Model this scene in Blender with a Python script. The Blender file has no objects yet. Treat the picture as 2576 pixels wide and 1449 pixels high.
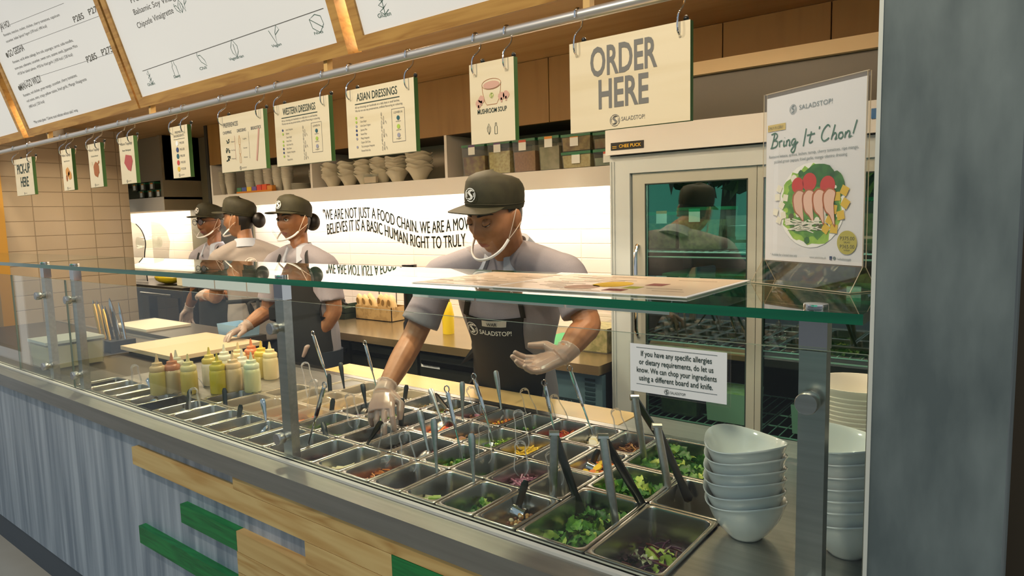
import bpy, bmesh, math, random
from mathutils import Vector, Matrix, Quaternion
from mathutils.bvhtree import BVHTree
random.seed(7)
SC = bpy.context.scene
COL = SC.collection
R = math.radians

# ---------------------------------------------------------------- camera
FPX, CX, CY = 1699.5, 1288.0, 724.5          # focal length and centre of the 2576x1449 frame
YAW, PIT, ROL = R(37.739), R(6.040), R(-1.507)
EYE = Vector((0, 0, 1.5))
_f = Vector((-math.sin(YAW), math.cos(YAW), 0)); _r = Vector((math.cos(YAW), math.sin(YAW), 0)); _u = Vector((0, 0, 1))
_f2 = _f*math.cos(PIT) - _u*math.sin(PIT); _u2 = _u*math.cos(PIT) + _f*math.sin(PIT)
_r3 = _r*math.cos(ROL) + _u2*math.sin(ROL); _u3 = _u2*math.cos(ROL) - _r*math.sin(ROL)
cam_d = bpy.data.cameras.new('camera'); cam = bpy.data.objects.new('camera', cam_d); COL.objects.link(cam)
cam_d.sensor_width = 36; cam_d.lens = FPX/2576*36; cam_d.clip_start = .02; cam_d.clip_end = 300
cam.matrix_world = Matrix(((_r3.x, _u3.x, -_f2.x, EYE.x), (_r3.y, _u3.y, -_f2.y, EYE.y), (_r3.z, _u3.z, -_f2.z, EYE.z), (0, 0, 0, 1)))
SC.camera = cam

def P(px, py, X=None, Y=None, Z=None, d=None):
    """photograph pixel -> point of the place, on a known plane (or at depth d)"""
    v = _r3*((px-CX)/FPX) - _u3*((py-CY)/FPX) + _f2
    if d is not None: t = d
    elif X is not None: t = (X-EYE.x)/v.x
    elif Y is not None: t = (Y-EYE.y)/v.y
    else: t = (Z-EYE.z)/v.z
    return EYE + v*t

# ---------------------------------------------------------------- world, lights, exposure
SC.view_settings.view_transform = 'Standard'; SC.view_settings.look = 'None'
SC.view_settings.gamma = 1; SC.view_settings.use_curve_mapping = False
SC.view_settings.exposure = 0.0
W = bpy.data.worlds.new('sky'); SC.world = W; W.use_nodes = True
wn = W.node_tree.nodes; wl = W.node_tree.links
bg = wn['Background']; bg.inputs['Strength'].default_value = .58
tc = wn.new('ShaderNodeTexCoord'); sx = wn.new('ShaderNodeSeparateXYZ'); cr = wn.new('ShaderNodeValToRGB')
wl.new(tc.outputs['Generated'], sx.inputs[0]); wl.new(sx.outputs['Z'], cr.inputs[0]); wl.new(cr.outputs[0], bg.inputs[0])
e = cr.color_ramp.elements
e[0].position = 0; e[0].color = (.88, .93, .97, 1); e[1].position = .6; e[1].color = (.60, .74, .95, 1)

sd_ = bpy.data.lights.new('sun', 'SUN'); sd_.energy = 3.0; sd_.angle = R(.5); sd_.color = (1, .96, .88)
sun = bpy.data.objects.new('sun', sd_); COL.objects.link(sun); sun.location = (4, 8, 12); sun.rotation_euler = Vector((-.35, -1, -1.3)).to_track_quat('-Z', 'Y').to_euler()
def area(name, loc, rot, sx_, sy_, power, col, spread=None):
    d = bpy.data.lights.new(name, 'AREA'); d.shape = 'RECTANGLE'; d.size = sx_; d.size_y = sy_; d.energy = power; d.color = col
    if spread: d.spread = R(spread)
    o = bpy.data.objects.new(name, d); COL.objects.link(o); o.location = loc; o.rotation_euler = rot
    return o
WARM = (1, .80, .55); WARM2 = (1, .78, .52)
area('shelf_led_strip', (-3.1, 2.83, 1.660), (R(14), 0, 0), 3.45, .05, 32, (1, .87, .76))
area('alcove_led_strip', (-6.6, 2.80, 1.618), (R(14), 0, 0), 1.5, .05, 17, (1, .83, .62))
area('board_led_strip', (-2.3, 1.45, 2.20), (0, 0, 0), 5.2, .03, 26, WARM2)
area('soffit_led_strip', (-2.3, 1.47, 2.05), (R(-150), 0, 0), 5.2, .02, 22, WARM2)
for i, (x, y) in enumerate([(-.75, 1.75), (-1.75, 1.75), (-2.8, 1.75), (-3.9, 1.8), (-5.0, 1.9)]):
    area('downlight', (x, y, 2.21), (0, 0, 0), .12, .12, 9 if i else 4, WARM, 140)
for x in (-.98, -.475):
    area('fridge_fill_light', (x, 2.46, 1.69), (0, 0, 0), .4, .03, 2.2, (.85, 1, .93))  # added fill light inside, so the fridge contents show
sp = bpy.data.lights.new('wall_spot', 'SPOT'); sp.energy = 60; sp.color = WARM; sp.spot_size = R(62); sp.spot_blend = .25; sp.shadow_soft_size = .03
so = bpy.data.objects.new('wall_spot', sp); COL.objects.link(so); so.location = (-4.6, 1.2, 2.7)
so.rotation_euler = (Vector((-5.6, 2.0, 1.45))-so.location).to_track_quat('-Z', 'Y').to_euler()
for i, x in enumerate((-.4, -1.6, -2.8, -4.0, -5.2)):  # added fill lights that brighten the hanging signs, not known fittings
    o_ = area('sign_fill_light', (x, -.35, 3.0), (0, 0, 0), .14, .14, 5.5, (1, .86, .64), 75); o_.rotation_euler = (Vector((x, 1.4, 1.75))-o_.location).to_track_quat('-Z', 'Y').to_euler()

# ---------------------------------------------------------------- materials
def lin(h):
    if isinstance(h, str):
        h = h.lstrip('#'); v = [int(h[i:i+2], 16)/255 for i in (0, 2, 4)]
        return tuple((c/12.92 if c <= .04045 else ((c+.055)/1.055)**2.4) for c in v) + (1,)
    return tuple(h) + (1,)
MATS = {}
def M(name, col='#808080', rough=.5, metal=0, spec=.5, noise=None, bump=None, emit=0, coat=0, sss=0, alpha=1, trans=0):
    if name in MATS: return MATS[name]
    m = bpy.data.materials.new(name); m.use_nodes = True; MATS[name] = m
    n = m.node_tree.nodes; l = m.node_tree.links; b = n['Principled BSDF']
    c = lin(col); b.inputs['Base Color'].default_value = c; b.inputs['Roughness'].default_value = rough
    b.inputs['Metallic'].default_value = metal; b.inputs['Specular IOR Level'].default_value = spec
    if coat: b.inputs['Coat Weight'].default_value = coat; b.inputs['Coat Roughness'].default_value = .1
    if sss: b.inputs['Subsurface Weight'].default_value = sss; b.inputs['Subsurface Radius'].default_value = (.01, .004, .002); b.inputs['Subsurface Scale'].default_value = .5
    if emit: b.inputs['Emission Color'].default_value = c; b.inputs['Emission Strength'].default_value = emit
    if alpha < 1: b.inputs['Alpha'].default_value = alpha
    if trans: b.inputs['Transmission Weight'].default_value = trans
    if noise or bump:
        t = n.new('ShaderNodeTexCoord'); mp = n.new('ShaderNodeMapping'); l.new(t.outputs['Object'], mp.inputs[0])
    if noise:                                  # (second colour, scale xyz, detail, contrast low, high)
        c2, s, det, lo, hi = noise
        mp.inputs['Scale'].default_value = s
        nz = n.new('ShaderNodeTexNoise'); nz.inputs['Scale'].default_value = 1; nz.inputs['Detail'].default_value = det
        l.new(mp.outputs[0], nz.inputs[0]); rp = n.new('ShaderNodeValToRGB'); l.new(nz.outputs['Fac'], rp.inputs[0])
        rp.color_ramp.elements[0].position = lo; rp.color_ramp.elements[0].color = c
        rp.color_ramp.elements[1].position = hi; rp.color_ramp.elements[1].color = lin(c2)
        l.new(rp.outputs[0], b.inputs['Base Color'])
    if bump:                                   # (strength, distance, scale xyz)
        m2 = n.new('ShaderNodeMapping'); l.new(t.outputs['Object'], m2.inputs[0]); m2.inputs['Scale'].default_value = bump[2]
        n2 = n.new('ShaderNodeTexNoise'); n2.inputs['Scale'].default_value = 1; n2.inputs['Detail'].default_value = 3; l.new(m2.outputs[0], n2.inputs[0])
        bp = n.new('ShaderNodeBump'); bp.inputs['Strength'].default_value = bump[0]; bp.inputs['Distance'].default_value = bump[1]
        l.new(n2.outputs['Fac'], bp.inputs['Height']); l.new(bp.outputs[0], b.inputs['Normal'])
    return m
def glassm(name, tint=(1, 1, 1), refl=.9, base=.05, rough=0.0, haze=0, hazecol=(1, 1, 1)):
    """thin pane: Schlick mix of clear transmission and mirror reflection, plus a little white haze"""
    if name in MATS: return MATS[name]
    m = bpy.data.materials.new(name); m.use_nodes = True; MATS[name] = m
    n = m.node_tree.nodes; l = m.node_tree.links; n.remove(n['Principled BSDF']); out = n['Material Output']
    tr = n.new('ShaderNodeBsdfTransparent'); tr.inputs[0].default_value = tuple(tint)+(1,)
    gl = n.new('ShaderNodeBsdfGlossy'); gl.inputs['Roughness'].default_value = rough; gl.inputs[0].default_value = (1, 1, 1, 1)
    lw = n.new('ShaderNodeLayerWeight'); lw.inputs['Blend'].default_value = .5
    pw = n.new('ShaderNodeMath'); pw.operation = 'POWER'; pw.inputs[1].default_value = 5; l.new(lw.outputs['Facing'], pw.inputs[0])
    ma = n.new('ShaderNodeMath'); ma.operation = 'MULTIPLY_ADD'; ma.inputs[1].default_value = refl-base; ma.inputs[2].default_value = base; l.new(pw.outputs[0], ma.inputs[0])
    mx = n.new('ShaderNodeMixShader'); l.new(ma.outputs[0], mx.inputs[0]); 
    src = tr.outputs[0]
    if haze:
        df = n.new('ShaderNodeBsdfDiffuse'); df.inputs[0].default_value = tuple(hazecol)+(1,)
        tl = n.new('ShaderNodeBsdfTranslucent'); tl.inputs[0].default_value = tuple(hazecol)+(1,)
        ad = n.new('ShaderNodeMixShader'); l.new(df.outputs[0], ad.inputs[1]); l.new(tl.outputs[0], ad.inputs[2])
        m2 = n.new('ShaderNodeMixShader'); m2.inputs[0].default_value = haze; l.new(tr.outputs[0], m2.inputs[1]); l.new(ad.outputs[0], m2.inputs[2]); src = m2.outputs[0]
    l.new(src, mx.inputs[1]); l.new(gl.outputs[0], mx.inputs[2]); l.new(mx.outputs[0], out.inputs['Surface'])
    return m
def woodm(name, c1, c2, axis='X', scale=1.0, rough=.45, ring=9):
    if name in MATS: return MATS[name]
    m = M(name, c1, rough); n = m.node_tree.nodes; l = m.node_tree.links; b = n['Principled BSDF']
    t = n.new('ShaderNodeTexCoord'); mp = n.new('ShaderNodeMapping'); l.new(t.outputs['Object'], mp.inputs[0])
    s = {'X': (1.0, 9, 14), 'Y': (9, 1.0, 14), 'Z': (9, 14, 1.0)}[axis]; mp.inputs['Scale'].default_value = tuple(v*scale for v in s)
    w = n.new('ShaderNodeTexNoise'); w.inputs['Scale'].default_value = 1.3; w.inputs['Detail'].default_value = 2; w.inputs['Distortion'].default_value = .6
    l.new(mp.outputs[0], w.inputs[0])
    mu = n.new('ShaderNodeMath'); mu.operation = 'MULTIPLY'; mu.inputs[1].default_value = ring; l.new(w.outputs['Fac'], mu.inputs[0])
    fr = n.new('ShaderNodeMath'); fr.operation = 'PINGPONG'; fr.inputs[1].default_value = 1; l.new(mu.outputs[0], fr.inputs[0])
    f = n.new('ShaderNodeTexNoise'); f.inputs['Scale'].default_value = 6; f.inputs['Detail'].default_value = 4; l.new(mp.outputs[0], f.inputs[0])
    ad = n.new('ShaderNodeMath'); ad.operation = 'MULTIPLY'; l.new(fr.outputs[0], ad.inputs[0]); l.new(f.outputs['Fac'], ad.inputs[1])
    rp = n.new('ShaderNodeValToRGB'); l.new(ad.outputs[0], rp.inputs[0])
    rp.color_ramp.elements[0].position = .05; rp.color_ramp.elements[0].color = lin(c1)
    rp.color_ramp.elements[1].position = .7; rp.color_ramp.elements[1].color = lin(c2); l.new(rp.outputs[0], b.inputs['Base Color'])
    return m
def tilem(name, c1, c2, grout, w, h, axes, rough=.25, bump=.6):
    """wall tiles; axes = which object axes run along and up the wall"""
    m = M(name, c1, rough); n = m.node_tree.nodes; l = m.node_tree.links; b = n['Principled BSDF']
    t = n.new('ShaderNodeTexCoord'); s = n.new('ShaderNodeSeparateXYZ'); c = n.new('ShaderNodeCombineXYZ')
    l.new(t.outputs['Object'], s.inputs[0]); l.new(s.outputs[axes[0]], c.inputs[0]); l.new(s.outputs[axes[1]], c.inputs[1])
    br = n.new('ShaderNodeTexBrick'); l.new(c.outputs[0], br.inputs[0]); br.offset = 0
    br.inputs['Scale'].default_value = 1; br.inputs['Brick Width'].default_value = w; br.inputs['Row Height'].default_value = h
    br.inputs['Mortar Size'].default_value = .0035; br.inputs['Mortar Smooth'].default_value = .6
    br.inputs['Color1'].default_value = lin(c1); br.inputs['Color2'].default_value = lin(c2); br.inputs['Mortar'].default_value = lin(grout)
    l.new(br.outputs['Color'], b.inputs['Base Color'])
    bp = n.new('ShaderNodeBump'); bp.invert = True; bp.inputs['Strength'].default_value = bump; bp.inputs['Distance'].default_value = .004
    l.new(br.outputs['Fac'], bp.inputs['Height']); l.new(bp.outputs[0], b.inputs['Normal'])
    return m

STEEL = M('brushed_steel', '#b4b2ac', .30, 1, noise=('#c6c4be', (3, 90, 90), 3, .3, .7))
STEELX = M('satin_steel', '#b2b0aa', .42, 1, noise=('#a4a29c', (3, 60, 60), 3, .3, .7))
PANS = M('pan_steel', '#b9b7b0', .24, 1, bump=(.12, .002, (40, 40, 40)))
CHROME = M('polished_steel', '#d4d4d2', .09, 1)
DARKST = M('dark_steel', '#55544f', .3, 1)
GLASS = glassm('clear_glass', (.955, .985, .97), .8, .03)
SLABG = glassm('slab_glass', (.90, .97, .94), 1.0, .05)
FRIDGEG = glassm('fridge_glass', (.70, .86, .80), .9, .15)
GREENEDGE = M('green_glass_edge', '#064a36', .12, 0, .6, noise=('#086a48', (1.5, 40, 40), 2, .35, .7), coat=.6)
PANEEDGE = M('pane_edge', '#7d8a78', .15, 0, .6)
ACRYL = glassm('clear_acrylic', (.99, .985, .96), .9, .05)
CLEARPL = glassm('clear_plastic', (.90, .90, .89), .9, .17, .10, .14)
POLYC = glassm('cloudy_plastic', (.92, .88, .78), .7, .06, .15, .5, (.80, .72, .58))
GLOVE = glassm('glove_film', (.95, .93, .90), .45, .05, .25, .42, (.86, .80, .74))
WHITE = M('white_paper', '#eceae6', .55)
WHITEP = M('white_paint', '#cfccc2', .4)
CERAM = M('white_porcelain', '#e4e6e4', .12, 0, .5, coat=.4)
INK = M('dark_green_ink', '#23362c', .6); GREYINK = M('grey_ink', '#74716a', .6); BLACK = M('black_plastic', '#141414', .35)
BLACKM = M('matt_black', '#17181a', .7)
DARKG = M('green_paint', '#2f5a1c', .5)
WHITEINK = M('white_ink', '#e9e9e4', .6)

# ---------------------------------------------------------------- mesh helper
class G:
    def __init__(s): s.v = []; s.f = []; s.m = []
    def add(s, vs, fs, m=0):
        o = len(s.v); s.v += [tuple(x) for x in vs]; s.f += [tuple(i+o for i in f) for f in fs]; s.m += [m]*len(fs); return s
    def box(s, x0, x1, y0, y1, z0, z1, m=0):
        return s.add([(x0,y0,z0),(x1,y0,z0),(x1,y1,z0),(x0,y1,z0),(x0,y0,z1),(x1,y0,z1),(x1,y1,z1),(x0,y1,z1)],
                     [(0,3,2,1),(4,5,6,7),(0,1,5,4),(1,2,6,5),(2,3,7,6),(3,0,4,7)], m)
    def obox(s, c, ax, ay, az, hx, hy, hz, m=0, taper=1):
        c = Vector(c); ax = Vector(ax).normalized()*hx; ay = Vector(ay).normalized()*hy; az = Vector(az).normalized()*hz
        v = []
        for k in (-1, 1):
            t = taper if k > 0 else 1
            for i, j in ((-1,-1),(1,-1),(1,1),(-1,1)): v.append(c+ax*i*t+ay*j*t+az*k)
        return s.add(v, [(0,3,2,1),(4,5,6,7),(0,1,5,4),(1,2,6,5),(2,3,7,6),(3,0,4,7)], m)
    def tube(s, pts, r, n=8, m=0, cap=True, flat=None, side=None):
        """swept tube; r number or list; flat = (width, thickness) factors with side = width direction"""
        pts = [Vector(p) for p in pts]; k = len(pts)
        rr = r if isinstance(r, (list, tuple)) else [r]*k
        tn = []
        for i in range(k):
            a = pts[max(0, i-1)]; b = pts[min(k-1, i+1)]; d = (b-a); tn.append(d.normalized() if d.length > 1e-9 else Vector((0,0,1)))
        u = Vector(side) if side else tn[0].orthogonal()
        vs = []
        for i in range(k):
            u = (u - tn[i]*u.dot(tn[i]))
            u = u.normalized() if u.length > 1e-6 else tn[i].orthogonal().normalized()
            w = tn[i].cross(u)
            fx, fy = (flat[i] if isinstance(flat, list) else flat) if flat else (1, 1)
            for j in range(n):
                a = 2*math.pi*j/n; vs.append(pts[i] + u*(math.cos(a)*rr[i]*fx) + w*(math.sin(a)*rr[i]*fy))
        fs = [(i*n+j, i*n+(j+1)%n, (i+1)*n+(j+1)%n, (i+1)*n+j) for i in range(k-1) for j in range(n)]
        if cap: fs += [tuple(range(n))[::-1], tuple((k-1)*n+j for j in range(n))]
        return s.add(vs, fs, m)
    def lathe(s, prof, n=24, c=(0, 0, 0), m=0, capb=True, capt=False, sx=1, sy=1):
        c = Vector(c); vs = []
        for r, z in prof:
            for j in range(n):
                a = 2*math.pi*j/n; vs.append(c+Vector((r*math.cos(a)*sx, r*math.sin(a)*sy, z)))
        k = len(prof)
        fs = [(i*n+j, i*n+(j+1)%n, (i+1)*n+(j+1)%n, (i+1)*n+j) for i in range(k-1) for j in range(n)]
        if capb: fs.append(tuple(range(n))[::-1])
        if capt: fs.append(tuple((k-1)*n+j for j in range(n)))
        return s.add(vs, fs, m)
    def disc(s, c, nrm, r, t, n=20, m=0):
        c = Vector(c); nrm = Vector(nrm).normalized(); return s.tube([c, c+nrm*t], r, n, m)
    def ell(s, c, rx, ry, rz, rot=None, m=0, n=12, k=8):
        c = Vector(c); vs = []; 
        for i in range(k+1):
            a = math.pi*i/k
            for j in range(n):
                b = 2*math.pi*j/n; q = Vector((rx*math.sin(a)*math.cos(b), ry*math.sin(a)*math.sin(b), -rz*math.cos(a)))
                vs.append(c + (rot @ q if rot else q))
        return s.add(vs, [(i*n+j, i*n+(j+1)%n, (i+1)*n+(j+1)%n, (i+1)*n+j) for i in range(k) for j in range(n)], m)
    def poly(s, pts, nrm, t, m=0):
        """flat polygon with thickness t along nrm"""
        pts = [Vector(p) for p in pts]; nrm = Vector(nrm).normalized(); k = len(pts)
        vs = pts + [p+nrm*t for p in pts]
        return s.add(vs, [tuple(range(k))[::-1], tuple(range(k, 2*k))] + [(i, (i+1) % k, k+(i+1) % k, k+i) for i in range(k)], m)
    def strip(s, pts, w, nrm, m=0):
        """flat line of width w in the plane of nrm"""
        pts = [Vector(p) for p in pts]; nrm = Vector(nrm); vs = []; k = len(pts)
        for i in range(k):
            d = pts[min(k-1, i+1)]-pts[max(0, i-1)]; q = nrm.cross(d).normalized()*w/2; vs += [pts[i]-q, pts[i]+q]
        return s.add(vs, [(2*i, 2*i+2, 2*i+3, 2*i+1) for i in range(k-1)], m)
    def text(s, txt, o, ux, uy, h, w=None, m=0, bold=0.0, align='C', lift=.0006, shear=0, xs=None, warp=None):
        vs, fs = text2d(txt, bold, shear)
        if not vs: return s
        x0 = min(v[0] for v in vs); x1 = max(v[0] for v in vs); wd = x1-x0
        sx_ = (w/wd) if w else h*(xs or .8)
        off = {'C': -(x0+x1)/2, 'L': -x0, 'R': -x1}[align]
        o = Vector(o); ux = Vector(ux).normalized(); uy = Vector(uy).normalized(); nz = ux.cross(uy)
        out = []
        for x, y in vs:
            X = (x+off)*sx_; Y_ = y*h
            if warp: X, Y_ = warp(X, Y_)
            out.append(o+ux*X+uy*Y_+nz*lift)
        return s.add(out, fs, m)
    def build(s, name, mats, parent=None, org=None, smooth=True, angle=35, loc=None):
        me = bpy.data.meshes.new(name)
        if org is None and parent is not None:
            r_ = parent
            while r_.parent: r_ = r_.parent
            org = r_.location
        o = Vector(org) if org is not None else Vector((0, 0, 0))
        if loc is not None: o = Vector(loc)
        me.from_pydata([tuple(Vector(v)-o) for v in s.v], [], s.f)
        mats = mats if isinstance(mats, (list, tuple)) else [mats]
        for x in mats: me.materials.append(x)
        if len(mats) > 1: me.polygons.foreach_set('material_index', s.m)
        if smooth:
            me.polygons.foreach_set('use_smooth', [True]*len(me.polygons)); me.set_sharp_from_angle(angle=R(angle))
        me.update()
        ob = bpy.data.objects.new(name, me); COL.objects.link(ob)
        if parent is not None: ob.parent = parent
        elif loc is not None: ob.location = loc
        return ob
_T = {}
def text2d(txt, bold=0.0, shear=0.0):
    key = (txt, bold, shear)
    if key in _T: return _T[key]
    c = bpy.data.curves.new('t', 'FONT'); c.body = txt; c.size = 1; c.offset = bold; c.shear = shear; c.resolution_u = 3
    o = bpy.data.objects.new('t', c); COL.objects.link(o)
    dg = bpy.context.evaluated_depsgraph_get(); me = bpy.data.meshes.new_from_object(o.evaluated_get(dg))
    H = .729
    vs = [(v.co.x/H, v.co.y/H) for v in me.vertices]; fs = [tuple(p.vertices) for p in me.polygons]
    bpy.data.objects.remove(o); bpy.data.meshes.remove(me); bpy.data.curves.remove(c)
    _T[key] = (vs, fs); return _T[key]

def tag(o, label=None, cat=None, group=None, kind=None):
    if label: o['label'] = label
    if cat: o['category'] = cat
    if group: o['group'] = group
    if kind: o['kind'] = kind
    return o
def thing(name, loc, label, cat, group=None, rz=0):
    o = bpy.data.objects.new(name, None); o.empty_display_size = .05; COL.objects.link(o); o.location = loc; o.rotation_euler = (0, 0, rz)
    return tag(o, label, cat, group)
def kids(o): return [c for c in bpy.data.objects if c.parent == o]
def copy_tree(o, loc, label, rz=None, parent=None):
    ch = o.get('_kids')
    c = o.copy(); COL.objects.link(c)
    if parent is not None: c.parent = parent
    else:
        c.location = loc; c['label'] = label
        if rz is not None: c.rotation_euler = (0, 0, rz)
    for k in o.children: copy_tree(k, None, None, None, c)
    return c
def catmull(pts, n=6):
    pts = [Vector(p) for p in pts]; out = []
    for i in range(len(pts)-1):
        p0 = pts[max(0, i-1)]; p1 = pts[i]; p2 = pts[i+1]; p3 = pts[min(len(pts)-1, i+2)]
        for k in range(n):
            t = k/n; out.append(.5*((2*p1)+(p2-p0)*t+(2*p0-5*p1+4*p2-p3)*t*t+(3*p1-p0-3*p2+p3)*t**3))
    out.append(pts[-1]); return out
def logo(g, c, ux, uy, r, m=0, lift=.0007, w=None):
    """round leaf emblem: an S of three strokes inside broken arcs"""
    c = Vector(c); ux = Vector(ux).normalized(); uy = Vector(uy).normalized(); nz = ux.cross(uy); w = w or r*.11
    def L(ps, ww=1): g.strip([c+ux*x*r+uy*y*r+nz*lift for x, y in ps], w*ww, nz, m)
    S = [(.42, .62), (.15, .74), (-.18, .62), (-.28, .32), (-.02, .05), (.22, -.2), (.2, -.5), (-.1, -.68), (-.4, -.58)]
    f = lambda dx, sc: [tuple(p)[:2] for p in catmull([(x*sc+dx, y*sc, 0) for x, y in S], 4)]
    L(f(0, 1)); L(f(.17, .9)); L(f(-.17, .9))
    for a0, a1, rad in ((35, 125, .97), (130, 222, .95), (232, 305, .97), (-50, 28, .93), (150, 205, .72), (-25, 25, .68)):
        L([(rad*math.cos(R(a0+(a1-a0)*k/10)), rad*math.sin(R(a0+(a1-a0)*k/10))) for k in range(11)])
UX = Vector((1, 0, 0)); UY = Vector((0, 1, 0)); UZ = Vector((0, 0, 1))

# ================================================================ THE SETTING
BEIGE = M('floor_tile', '#cdbfa6', .45, noise=('#bfb096', (3, 3, 3), 3, .3, .7))
WOODC = woodm('soffit_wood', '#b59468', '#a58355', 'X', .8, .5, 5)
CABW = woodm('cabinet_wood', '#8a6a36', '#7a5b2b', 'Z', .7, .55, 4)
FRAMEW = woodm('oak_frame', '#b58b49', '#96692f', 'X', 1.6, .5, 7)
PINE = woodm('pine', '#e2bf7c', '#c79650', 'X', .9, .5, 10)
PINE2 = woodm('knotty_pine', '#d8b472', '#b58645', 'X', 1.3, .5, 13)
GREENW = woodm('green_stained_wood', '#1f8a43', '#136130', 'X', 2.2, .5, 6)
EDGEW = M('dark_plank_edge', '#8f7440', .6)
CONC = M('concrete', '#525d5e', .7, noise=('#737e7d', (15, 15, 4.5), 10, .38, .70), bump=(.25, .004, (30, 30, 12)))
PAINTED = M('streaked_grey_paint', '#838e9a', .42, noise=('#bcc3ca', (24, 24, 1.3), 8, .36, .68))
GREYW = M('grey_wall', '#7b755f', .6)
NICHE = M('niche_paint', '#a7a08a', .5)
YF, YB, YS = 2.35, 3.0, 2.65                    # fridge front, back wall, front of the upper shelf

def struct(name, g, m, **k): return tag(g.build(name, m, **k), kind='structure')
struct('floor', G().box(-9, 3, -.9, 3.1, -.05, 0), BEIGE)
struct('wall_back', G().box(-7.7, .5, YB, YB+.1, 0, 2.6), tilem('lit_tiles', '#d6ccc0', '#d0c5b8', '#c8bdae', .62, .075, (0, 2), .3, .4))
struct('wall_left', G().box(-5.75, -5.6, 1.57, 2.39, 0, 2.224), tilem('beige_tiles', '#aa9a82', '#a3937b', '#8a7a64', .1935, .1035, (1, 2), .22, .7))
struct('trim_1', G().box(-5.76, -5.595, 1.50, 1.57, 0, 2.224), M('ochre_trim', '#b98a34', .5))
struct('wall_far_left', G().box(-7.8, -7.7, .9, 3.1, 0, 2.6), M('cream_wall', '#cdbf9f', .6))
struct('ceiling', G().box(-7.7, .5, 1.40, YB, 2.224, 2.27), WOODC)
struct('trim_2', G().box(-7.7, .06, 1.50, 1.53, 2.27, 3.6), M('fascia_dark', '#4a3c22', .7))
struct('wall_right', G().box(-.105, .5, 1.62, 1.68, 0, 3.4), M('dark_wall', '#3b3122', .6))
g = G(); XL = P(2209, 451, Y=1.0).x; XR = P(2556, 700, Y=1.0).x
g.box(XL, XR, 1.0, 1.5, 0, 3.4)
col = struct('column', g, CONC); tag(col, 'streaked grey concrete column at the right end of the counter', 'column')
g = G().box(XL-.004, XL+.001, .997, 1.01, 0, 3.4); tag(g.build('corner_edge', M('edge_white', '#c9cabf', .5), col), 'pale worn corner edge')

# tall cabinets, upper shelf with open niches, grey panels ------------------------------------------------
zsb, zst, zcb = 1.625, 1.712, 1.932            # shelf bottom, shelf top, bottom of the closed cupboards
XS0, XS1 = -4.84, -1.315
sh = thing('upper_shelf', (XS0, YS, zsb), 'long cream wall shelf with open bays above the lit tiled wall', 'shelf')
g = G(); g.box(XS0, XS1, YS, YS+.02, zsb, zst); g.box(XS0, XS1, YS+.02, YB, zst-.02, zst)
g.build('shelf_board', WHITEP, sh)
g = G().box(XS0, XS1, YB-.02, YB-.001, zst, zcb); g.build('back_panel', NICHE, sh)
for nm, px in (('divider', 783), ('divider', 1123)):
    x = P(px, 440, Y=YS).x; G().box(x-.009, x+.009, YS, YB-.02, zst, zcb).build(nm, WHITEP, sh)
G().box(XS0, XS0+.02, YS, YB-.02, zst, zcb).build('end_panel', WHITEP, sh)
cab = thing('wall_cabinet', (XS0, YS, zcb), 'brown veneer cupboards hung above the open shelf up to the soffit', 'cabinet')
seams = [P(x, 250, Y=YS).x for x in (545, 700, 1000, 1381, 1817, 2087)]
xs = [XS0]+seams+[.05]
for a, b in zip(xs[:-1], xs[1:]):
    G().box(a+.0025, b-.0025, YS, YS+.02, zcb, 2.222).build('door', CABW, cab)
G().box(XS0, .05, YS+.02, YB-.001, zcb, 2.222).build('carcass', M('cabinet_inside', '#2c2416', .7), cab)
# the left-hand cabinet
ac = thing('corner_cabinet', (-5.58, YS, zsb), 'grey corner cabinet with a small dark open bay at the far left', 'cabinet')
g = G(); g.box(-7.6, -5.58, YS, YB-.002, zsb, zst+.02); g.box(-7.6, -5.58, YS+.02, YB-.002, zst+.155, 2.222); g.box(-5.62, -5.58, YS, YB-.002, zst, 2.222); g.box(-7.6, -5.62, YB-.02, YB-.002, zst, 2.0)
g.build('carcass', [M('taupe_panel', '#857a62', .6)], ac)
G().box(-7.6, -5.58, YS-.004, YS, zsb, zst+.02).build('front_edge', WHITEP, ac)
struct('wall_panel', G().box(-5.80, -4.87, YB-.03, YB-.001, 0, 2.222), GREYW)
struct('gap_strip', G().box(-4.88, -4.845, YS-.005, YB-.03, 0, 2.222), M('gap_shade', '#23241f', .7))  # solid strip; the shade of the slit is put into its dark colour

# painted quote on the lit wall ---------------------------------------------------------------------------
Q = G(); yq = YB
def quote(txt, pts, h):
    P3 = [P(x, y, Y=yq) for x, y in pts]; x0, x1 = P3[0].x, P3[-1].x
    cur = catmull([(p.x, 0, p.z) for p in P3], 8)
    def base(x):
        for a, b in zip(cur[:-1], cur[1:]):
            if a.x <= x <= b.x: return a.z+(b.z-a.z)*(x-a.x)/max(1e-6, b.x-a.x)
        return cur[-1].z+(cur[-1].z-cur[-2].z)/(cur[-1].x-cur[-2].x)*(x-cur[-1].x)
    for dx in (-.0012, .0012): Q.text(txt, (x0+dx, yq-.001-dx*.1, 0), UX, UZ, h, w=(x1-x0), align='L', warp=lambda X, Y_: (X, Y_+base(x0+X)))
quote('"WE ARE NOT JUST A FOOD CHAIN. WE ARE A MOVEMENT', [(814, 553), (860, 551), (905, 548), (950, 552), (1000, 570), (1045, 584), (1085, 586), (1130, 582), (1172, 577), (1240, 572)], .076)
quote('BELIEVES IT IS A BASIC HUMAN RIGHT TO TRULY', [(824, 590), (870, 582), (915, 580), (955, 588), (1000, 606), (1025, 615), (1060, 623), (1110, 624), (1172, 618)], .078)
tag(Q.build('painted_quote', M('quote_ink', '#0b1007', .9, spec=.1), smooth=False), 'wavy two line slogan in dark letters on the lit tiled wall', 'lettering')

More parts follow.
